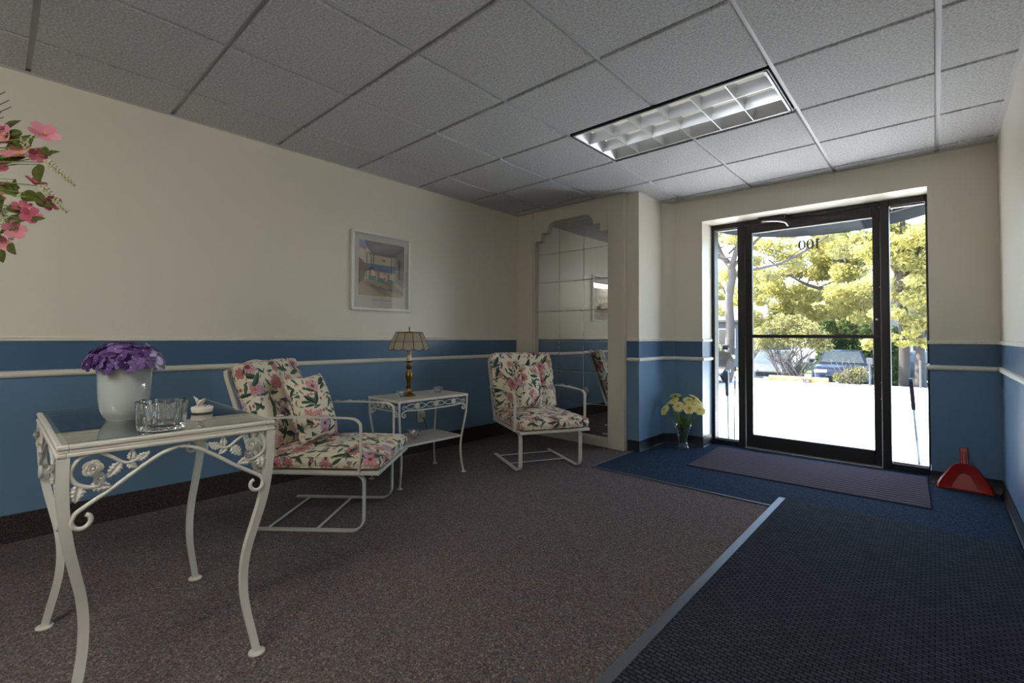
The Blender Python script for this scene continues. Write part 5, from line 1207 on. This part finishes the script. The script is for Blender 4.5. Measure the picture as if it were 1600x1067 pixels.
tree('plane_tree', 'tall dark trunked tree seen through the dustpan-side sidelight', (2.28, 18.4, -.95), [((2.30, 18.4, -.95), .15), ((2.31, 18.4, 1.5), .12), ((2.20, 18.4, 2.6), .12), ((2.24, 18.4, 3.2), .09), ((2.30, 18.4, 4.2), .07), ((2.4, 18.4, 6), .05)],
     [((2.22, 18.4, 2.6), (2.85, 18.2, 4.2), .07), ((2.2, 18.4, 2.5), (1.5, 18.4, 3.7), .07), ((2.25, 18.4, 3.3), (2.95, 18.6, 3.4), .05), ((2.28, 18.4, 3.8), (1.7, 18.4, 4.8), .06), ((2.2, 18.4, 2.4), (3.3, 18.4, 2.7), .05)],
     rb((2.5, 18.4, 3.2), (.8, .6, 1.0), 44, .36) + rb((2.6, 17.9, 2.2), (.6, .3, .7), 16, .28) + rb((2.55, 17.95, 1.1), (.3, .15, .5), 12, .24), 15000, .075, 'leaf_spring', 'dark_bark')
tree('street_tree', 'light barked tree with flared foot on the verge before the white house', (2.66, 19.6, -.95), [((2.60, 19.6, -.95), .24), ((2.64, 19.6, -.1), .15), ((2.66, 19.6, .8), .11), ((2.72, 19.6, 2.0), .08)],
     [((2.68, 19.6, .9), (2.3, 19.6, 1.9), .05), ((2.68, 19.6, .9), (3.3, 19.6, 1.8), .05)], rb((2.7, 19.8, 1.5), (.35, .4, .35), 8, .25), 900, .07, 'leaf_pale')
for i, (x, y, z, w, l) in enumerate(((-9, 42, 4.5, 5, 'pale distant tree above the house roof'), (-2.5, 44, 5, 5, 'pale distant tree behind the maple crown'), (3.8, 40, 5, 4, 'pale distant tree above the white house'))):
    tree('distant_tree', l, (x, y, -.95), [((x, y, -.95), .4), ((x, y, z), .25)], [((x, y, 2), (x - 2, y, z + 2), .15), ((x, y, 2), (x + 2, y, z + 2), .15)], rb((x, y, z - 1.2), (w * .55, 1.2, 1.9), 40, 1.15), 15000, .17, 'leaf_pale')
def conifer(name, label, loc, h, r, n):
    t = empty(name, loc); tag(t, label, 'hedge', 'arborvitae along the street')
    q = MB(); q.tube([(0, 0, 0), (0, 0, h * .9)], .07, 7); q.build('trunk', M['dark_bark'], t)
    cloud('foliage', [((0, 0, h * (.1 + .8 * k / 7)), (r * (1 - .55 * (k / 7) ** 1.5), r * (1 - .55 * (k / 7) ** 1.5), h * .12)) for k in range(8)], n, .075, M['leaf_hedge'], t)
for i, (x, y, h, r, l) in enumerate(((-.75, 26.6, 3.0, .66, 'dark green arborvitae nearest the twiggy round shrub'), (.02, 26.9, 3.45, .72, 'tallest dark green arborvitae behind the blue car'), (.72, 26.7, 3.1, .66, 'dark green arborvitae just right of the tallest one'), (1.32, 26.4, 2.7, .60, 'dark green arborvitae hidden partly by the door stile'), (1.98, 19.8, 2.35, .40, 'dark green arborvitae at the edge of the dustpan-side sidelight'))):
    conifer('arborvitae', l, (x, y, -.95), h, r, 9000)
def shrub(name, label, loc, stems, blobs, n, size, leaf, grp='shrubs along the lot edge'):
    t = empty(name, loc); tag(t, label, 'shrub', grp)
    for a, rr, hh in stems:
        q = MB(); p0 = Vector((random.uniform(-.35, .35), random.uniform(-.12, .12), 0)); p1 = Vector((rr * math.cos(a), rr * .5 * math.sin(a), hh)); m = limb(q, p0, p1, .032, .012, .14)
        for k in (4, 6, 8): limb(q, m[k], m[k] + Vector((random.uniform(-.4, .4), random.uniform(-.2, .2), random.uniform(.25, .6))), .014, .005, .12, 3)
        q.build('stem', M['bark'], t, True)
    cloud('foliage', blobs, n, size, M[leaf], t); return t
shrub('twiggy_shrub', 'large round yellow-green shrub with bare twisted stems behind the wheel stop', (-.62, 17.95, -.37), [(random.uniform(0, 6.28), random.uniform(.4, 1.05), random.uniform(.7, 1.35)) for _ in range(22)],
      [((x, random.uniform(-.3, .3), z), (.34, .34, .26)) for x, z in ((-.9, 1.55), (-.55, 1.8), (-.2, 2.0), (.2, 1.95), (.55, 1.75), (.85, 1.45), (-.7, 1.3), (-.25, 1.6), (.3, 1.55), (0, 1.8), (.95, 1.2), (-1.0, 1.15), (.6, 1.3), (-.4, 1.25), (.1, 1.3))], 4200, .055, 'leaf_bush')
shrub('low_shrub', 'small leafy shrub in front of the blue car', (1.08, 17.3, -.35), [(random.uniform(0, 6.28), random.uniform(.1, .25), random.uniform(.15, .3)) for _ in range(6)], [((-.28, 0, .2), (.17, .17, .16)), ((0, 0, .32), (.2, .17, .17)), ((.27, 0, .38), (.2, .18, .2)), ((.15, 0, .16), (.26, .17, .16)), ((-.12, 0, .12), (.22, .17, .12))], 1800, .035, 'leaf_low')
shrub('rounded_shrub', 'smooth yellow-green shrub behind the dark sedan roof', (-3.35, 17.2, -.35), [(k, .3, .6) for k in range(4)], [((0, 0, .9), (.75, .5, .55)), ((.3, 0, 1.1), (.4, .4, .3))], 2200, .05, 'leaf_spring')

# --- cars
def car(name, label, loc, heading, paintm, L=4.6, W=1.80, Hh=1.46, suv=False):
    t = empty(name, loc, heading - PI / 2); tag(t, label, 'car', 'parked cars'); hw = W / 2
    # stations from rear (-L/2) to front: y, belt half-width, bonnet/boot height, roof height (0 = none), roof half-width
    top = 0.98 if not suv else 1.06
    st = [(-.500, .80, .78, 0), (-.485, .90, top - .06, 0), (-.44, .96, top, 0), (-.33, 1.0, top, .55 if not suv else .9), (-.22, 1.0, top, .96), (-.08, 1.0, top - .01, 1.0), (.05, 1.0, top - .02, 1.0), (.13, 1.0, top - .03, .90), (.24, 1.0, top - .04, 0.0), (.36, .98, top - .10, 0), (.45, .93, top - .18, 0), (.485, .84, top - .28, 0), (.50, .72, .60, 0)]
    q = MB(); rings = []
    for y, k, zt, rf in st:
        w = hw * k; rings.append([(-w * .92, y * L, .20), (-w, y * L, .42), (-w * 1.0, y * L, zt * .72), (-w * .93, y * L, zt - .03), (-w * .80, y * L, zt), (w * .80, y * L, zt), (w * .93, y * L, zt - .03), (w, y * L, zt * .72), (w, y * L, .42), (w * .92, y * L, .20)])
    m = 10; vs = [p for r in rings for p in r]; fs = [(i * m + j, i * m + (j + 1) % m, (i + 1) * m + (j + 1) % m, (i + 1) * m + j) for i in range(len(st) - 1) for j in range(m)] + [tuple(range(m))[::-1], tuple((len(st) - 1) * m + j for j in range(m))]
    q.add(vs, fs); body = q.build('body', paintm, t, 'auto')
    q = MB(); g = []      # greenhouse roof shell
    rear, rtop, ftop, fr = (-.40 if not suv else -.46) * L, (-.24 if not suv else -.38) * L, .05 * L, .225 * L
    zt = top - .03; zr = Hh
    A = [(-hw * .86, rear, zt), (hw * .86, rear, zt), (hw * .86, fr, zt), (-hw * .86, fr, zt)]; B_ = [(-hw * .66, rtop, zr - .03), (hw * .66, rtop, zr - .03), (hw * .66, ftop, zr - .02), (-hw * .66, ftop, zr - .02)]; Cc = [(-hw * .5, rtop + .15, zr), (hw * .5, rtop + .15, zr), (hw * .5, ftop - .12, zr), (-hw * .5, ftop - .12, zr)]
    q.add(A + B_ + Cc, [(0, 1, 5, 4), (1, 2, 6, 5), (2, 3, 7, 6), (3, 0, 4, 7), (4, 5, 9, 8), (5, 6, 10, 9), (6, 7, 11, 10), (7, 4, 8, 11), (8, 9, 10, 11)]); q.build('roof', paintm, t)
    def pane(nm, c):
        c = [Vector(p) for p in c]; mid = sum(c, Vector()) / len(c); nn = (c[1] - c[0]).cross(c[2] - c[0]).normalized()
        if nn.dot(mid - Vector((0, mid.y * .7, mid.z - .3))) < 0: nn = -nn
        q = MB(); k = len(c); q.add([p + nn * .006 for p in c] + [p - nn * .01 for p in c], [tuple(range(k)), tuple(range(2 * k - 1, k - 1, -1))] + [(i, (i + 1) % k, (i + 1) % k + k, i + k) for i in range(k)]); q.build(nm, M['car_glass'], t)
    L2 = lambda p, r, s_: Vector(p).lerp(Vector(r), s_)
    def inset(a, b2, c, d, u0, u1, v0, v1): f = lambda u, v: L2(L2(a, b2, u), L2(d, c, u), v); return [f(u0, v0), f(u1, v0), f(u1, v1), f(u0, v1)]
    pane('windscreen', inset(A[3], A[2], B_[2], B_[3], .06, .94, .08, .94)); pane('rear_window', inset(A[0], A[1], B_[1], B_[0], .08, .92, .1, .92))
    for s0, s1, s2, s3 in ((A[2], A[1], B_[1], B_[2]), (A[3], A[0], B_[0], B_[3])): pane('side_window', inset(s0, s1, s2, s3, .10, .50, .10, .90)); pane('side_window', inset(s0, s1, s2, s3, .53, .90, .10, .90))
    rw = .33 if not suv else .36
    for sy in (-.315, .315):
        for sx in (-1, 1):
            mt = Matrix.Translation((sx * (hw - .10), sy * L, rw)) @ Matrix.Rotation(PI / 2 * sx, 4, 'Y'); q = MB(); q.lathe([(rw * .62, -.10), (rw * .95, -.10), (rw, -.06), (rw, .07), (rw * .95, .105), (rw * .66, .11)], 26); q.v = [tuple(mt @ Vector(p)) for p in q.v]; wh = q.build('wheel', M['tyre'], t, 'auto')
            q = MB(); q.lathe([(rw * .66, .08), (rw * .64, .108), (rw * .58, .10), (rw * .52, .06)], 26, caps=False); q.lathe([(.05, .07), (.05, .11), (.02, .115)], 12)
            for k in range(10):
                a = 2 * PI * k / 10; q.tube([(.04 * math.cos(a), .04 * math.sin(a), .095), (rw * .6 * math.cos(a), rw * .6 * math.sin(a), .095)], 1.0, flat=(.016, .008), up=(0, 0, 1))
            q.v = [tuple(mt @ Vector(p)) for p in q.v]; q.build('rim', M['chrome'], wh, 'auto')
            q = MB(); q.lathe([(rw + .06, -.02), (rw + .06, .102), (rw * .9, .102), (rw * .9, -.02)], 26); q.v = [tuple(mt @ Vector(p)) for p in q.v]; q.build('wheel_arch', M['plastic_black'], t)
    for sx in (-1, 1):
        MB().bbox(sx * (hw + .06) - .10, sx * (hw + .06) + .10, .20 * L - .05, .20 * L + .06, top - .02, top + .13, .03).build('mirror', paintm, t)
        MB().bbox(sx * hw * .66 - .20, sx * hw * .66 + .20, .462 * L, .492 * L, top - .34, top - .22, .02).build('headlight', M['lens'], t); MB().bbox(sx * hw * .68 - .16, sx * hw * .68 + .16, -.497 * L, -.478 * L, top - .26, top - .12, .02).build('tail_light', M['plastic_red'], t)
        for k in (0, 1): MB().bbox(sx * hw - .015, sx * hw + .015, (.02 - .22 * k) * L, (.02 - .22 * k) * L + .16, top - .17, top - .13, .006).build('door_handle', M['chrome'], t)
    MB().bbox(-.46, .46, .478 * L, .503 * L, .46, .66, .02).build('grille', M['plastic_black'], t); MB().bbox(-.16, .16, .50 * L, .506 * L, .34, .44, .003).build('number_plate', M['frame_white'], t)
    MB().bbox(-hw * .9, hw * .9, .44 * L, .505 * L, .22, .40, .03).build('bumper', paintm, t)
    return t
car('sedan', 'dark parked sedan beyond the vase-side sidelight', (-2.42, 13.08, gz(13.08)), PI / 2, M['car_black'], 4.85, 1.8, 1.42)
car('blue_car', 'blue-grey parked car facing the entrance behind the low shrub', (.26, 22.6, -.95), -PI / 2 + .10, M['car_blue'], 4.6, 1.86, 1.52, True)
car('silver_car', 'silver white car glimpsed through the twiggy shrub stems', (-2.15, 22.8, -.95), -PI / 2 + .1, M['car_silver'], 4.5, 1.8, 1.46)
car('parked_car', 'pale car parked by the street tree beside the white house', (2.6, 27.5, -.95), 0, M['car_silver'], 4.5, 1.8, 1.45)

# --- houses
def house(name, label, x0, x1, y0, y1, z1, ridge, wins, wallm, chim=None):
    t = empty(name, ((x0 + x1) / 2, (y0 + y1) / 2, -.95)); tag(t, label, 'house'); cx, cy, zz = t.location
    hx, hy, h = (x1 - x0) / 2, (y1 - y0) / 2, z1 + .95
    MB().box(-hx, hx, -hy, hy, 0, h).build('wall', wallm, t)
    q = MB(); e = .45; q.prism([(-hy - e, h - .12), (0, ridge + .95), (hy + e, h - .12), (hy + e, h + .02), (0, ridge + 1.12), (-hy - e, h + .02)], -hx - e, hx + e, 'X'); q.build('roof', M['roof_dark'], t)
    q = MB(); q.prism([(-hy, h), (hy, h), (0, ridge + .95)], -hx, hx, 'X'); q.build('gable', wallm, t)
    for wx, wz, ww, wh in wins:
        f = MB().bbox(wx - cx - ww / 2 - .06, wx - cx + ww / 2 + .06, -hy - .05, -hy + .02, wz + .95 - .06, wz + .95 + wh + .06, .01).build('window', M['frame_white'], t)
        MB().box(wx - cx - ww / 2, wx - cx + ww / 2, -hy - .056, -hy - .049, wz + .95, wz + .95 + wh).build('pane', M['car_glass'], f)
    if chim: MB().bbox(chim[0] - cx - .35, chim[0] - cx + .35, -.9, -.2, h, chim[1] + .95, .02).build('chimney', M['brick'], t)
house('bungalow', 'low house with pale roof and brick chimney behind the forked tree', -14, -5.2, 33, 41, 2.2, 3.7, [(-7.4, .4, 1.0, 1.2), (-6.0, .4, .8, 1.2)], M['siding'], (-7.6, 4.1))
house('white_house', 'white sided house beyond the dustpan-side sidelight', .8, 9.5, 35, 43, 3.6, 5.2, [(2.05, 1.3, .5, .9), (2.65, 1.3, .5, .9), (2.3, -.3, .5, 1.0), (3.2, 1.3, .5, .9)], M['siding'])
# street furniture
for nm, lb, x, y, hh, pl in (('sign_post', 'short grey post with small plate beside the low shrub', 1.60, 16.9, .82, True), ('bollard_post', 'thin grey post on the lot edge before the white house', 2.70, 17.0, .75, False)):
    t = empty(nm, (x, y, gz(y))); tag(t, lb, 'post'); q = MB(); q.tube([(0, 0, 0), (0, 0, hh)], .022, 8); q.lathe([(.05, 0), (.045, .02), (.024, .03)], 12); q.build('pole', M['post_grey'], t, 'auto')
    if pl: MB().bbox(-.07, .07, -.03, -.022, hh - .18, hh, .003).build('plate', M['post_grey'], t)
    else: MB().lathe([(.026, hh), (.026, hh + .02), (.005, hh + .03)], 10).build('cap', M['post_grey'], t)
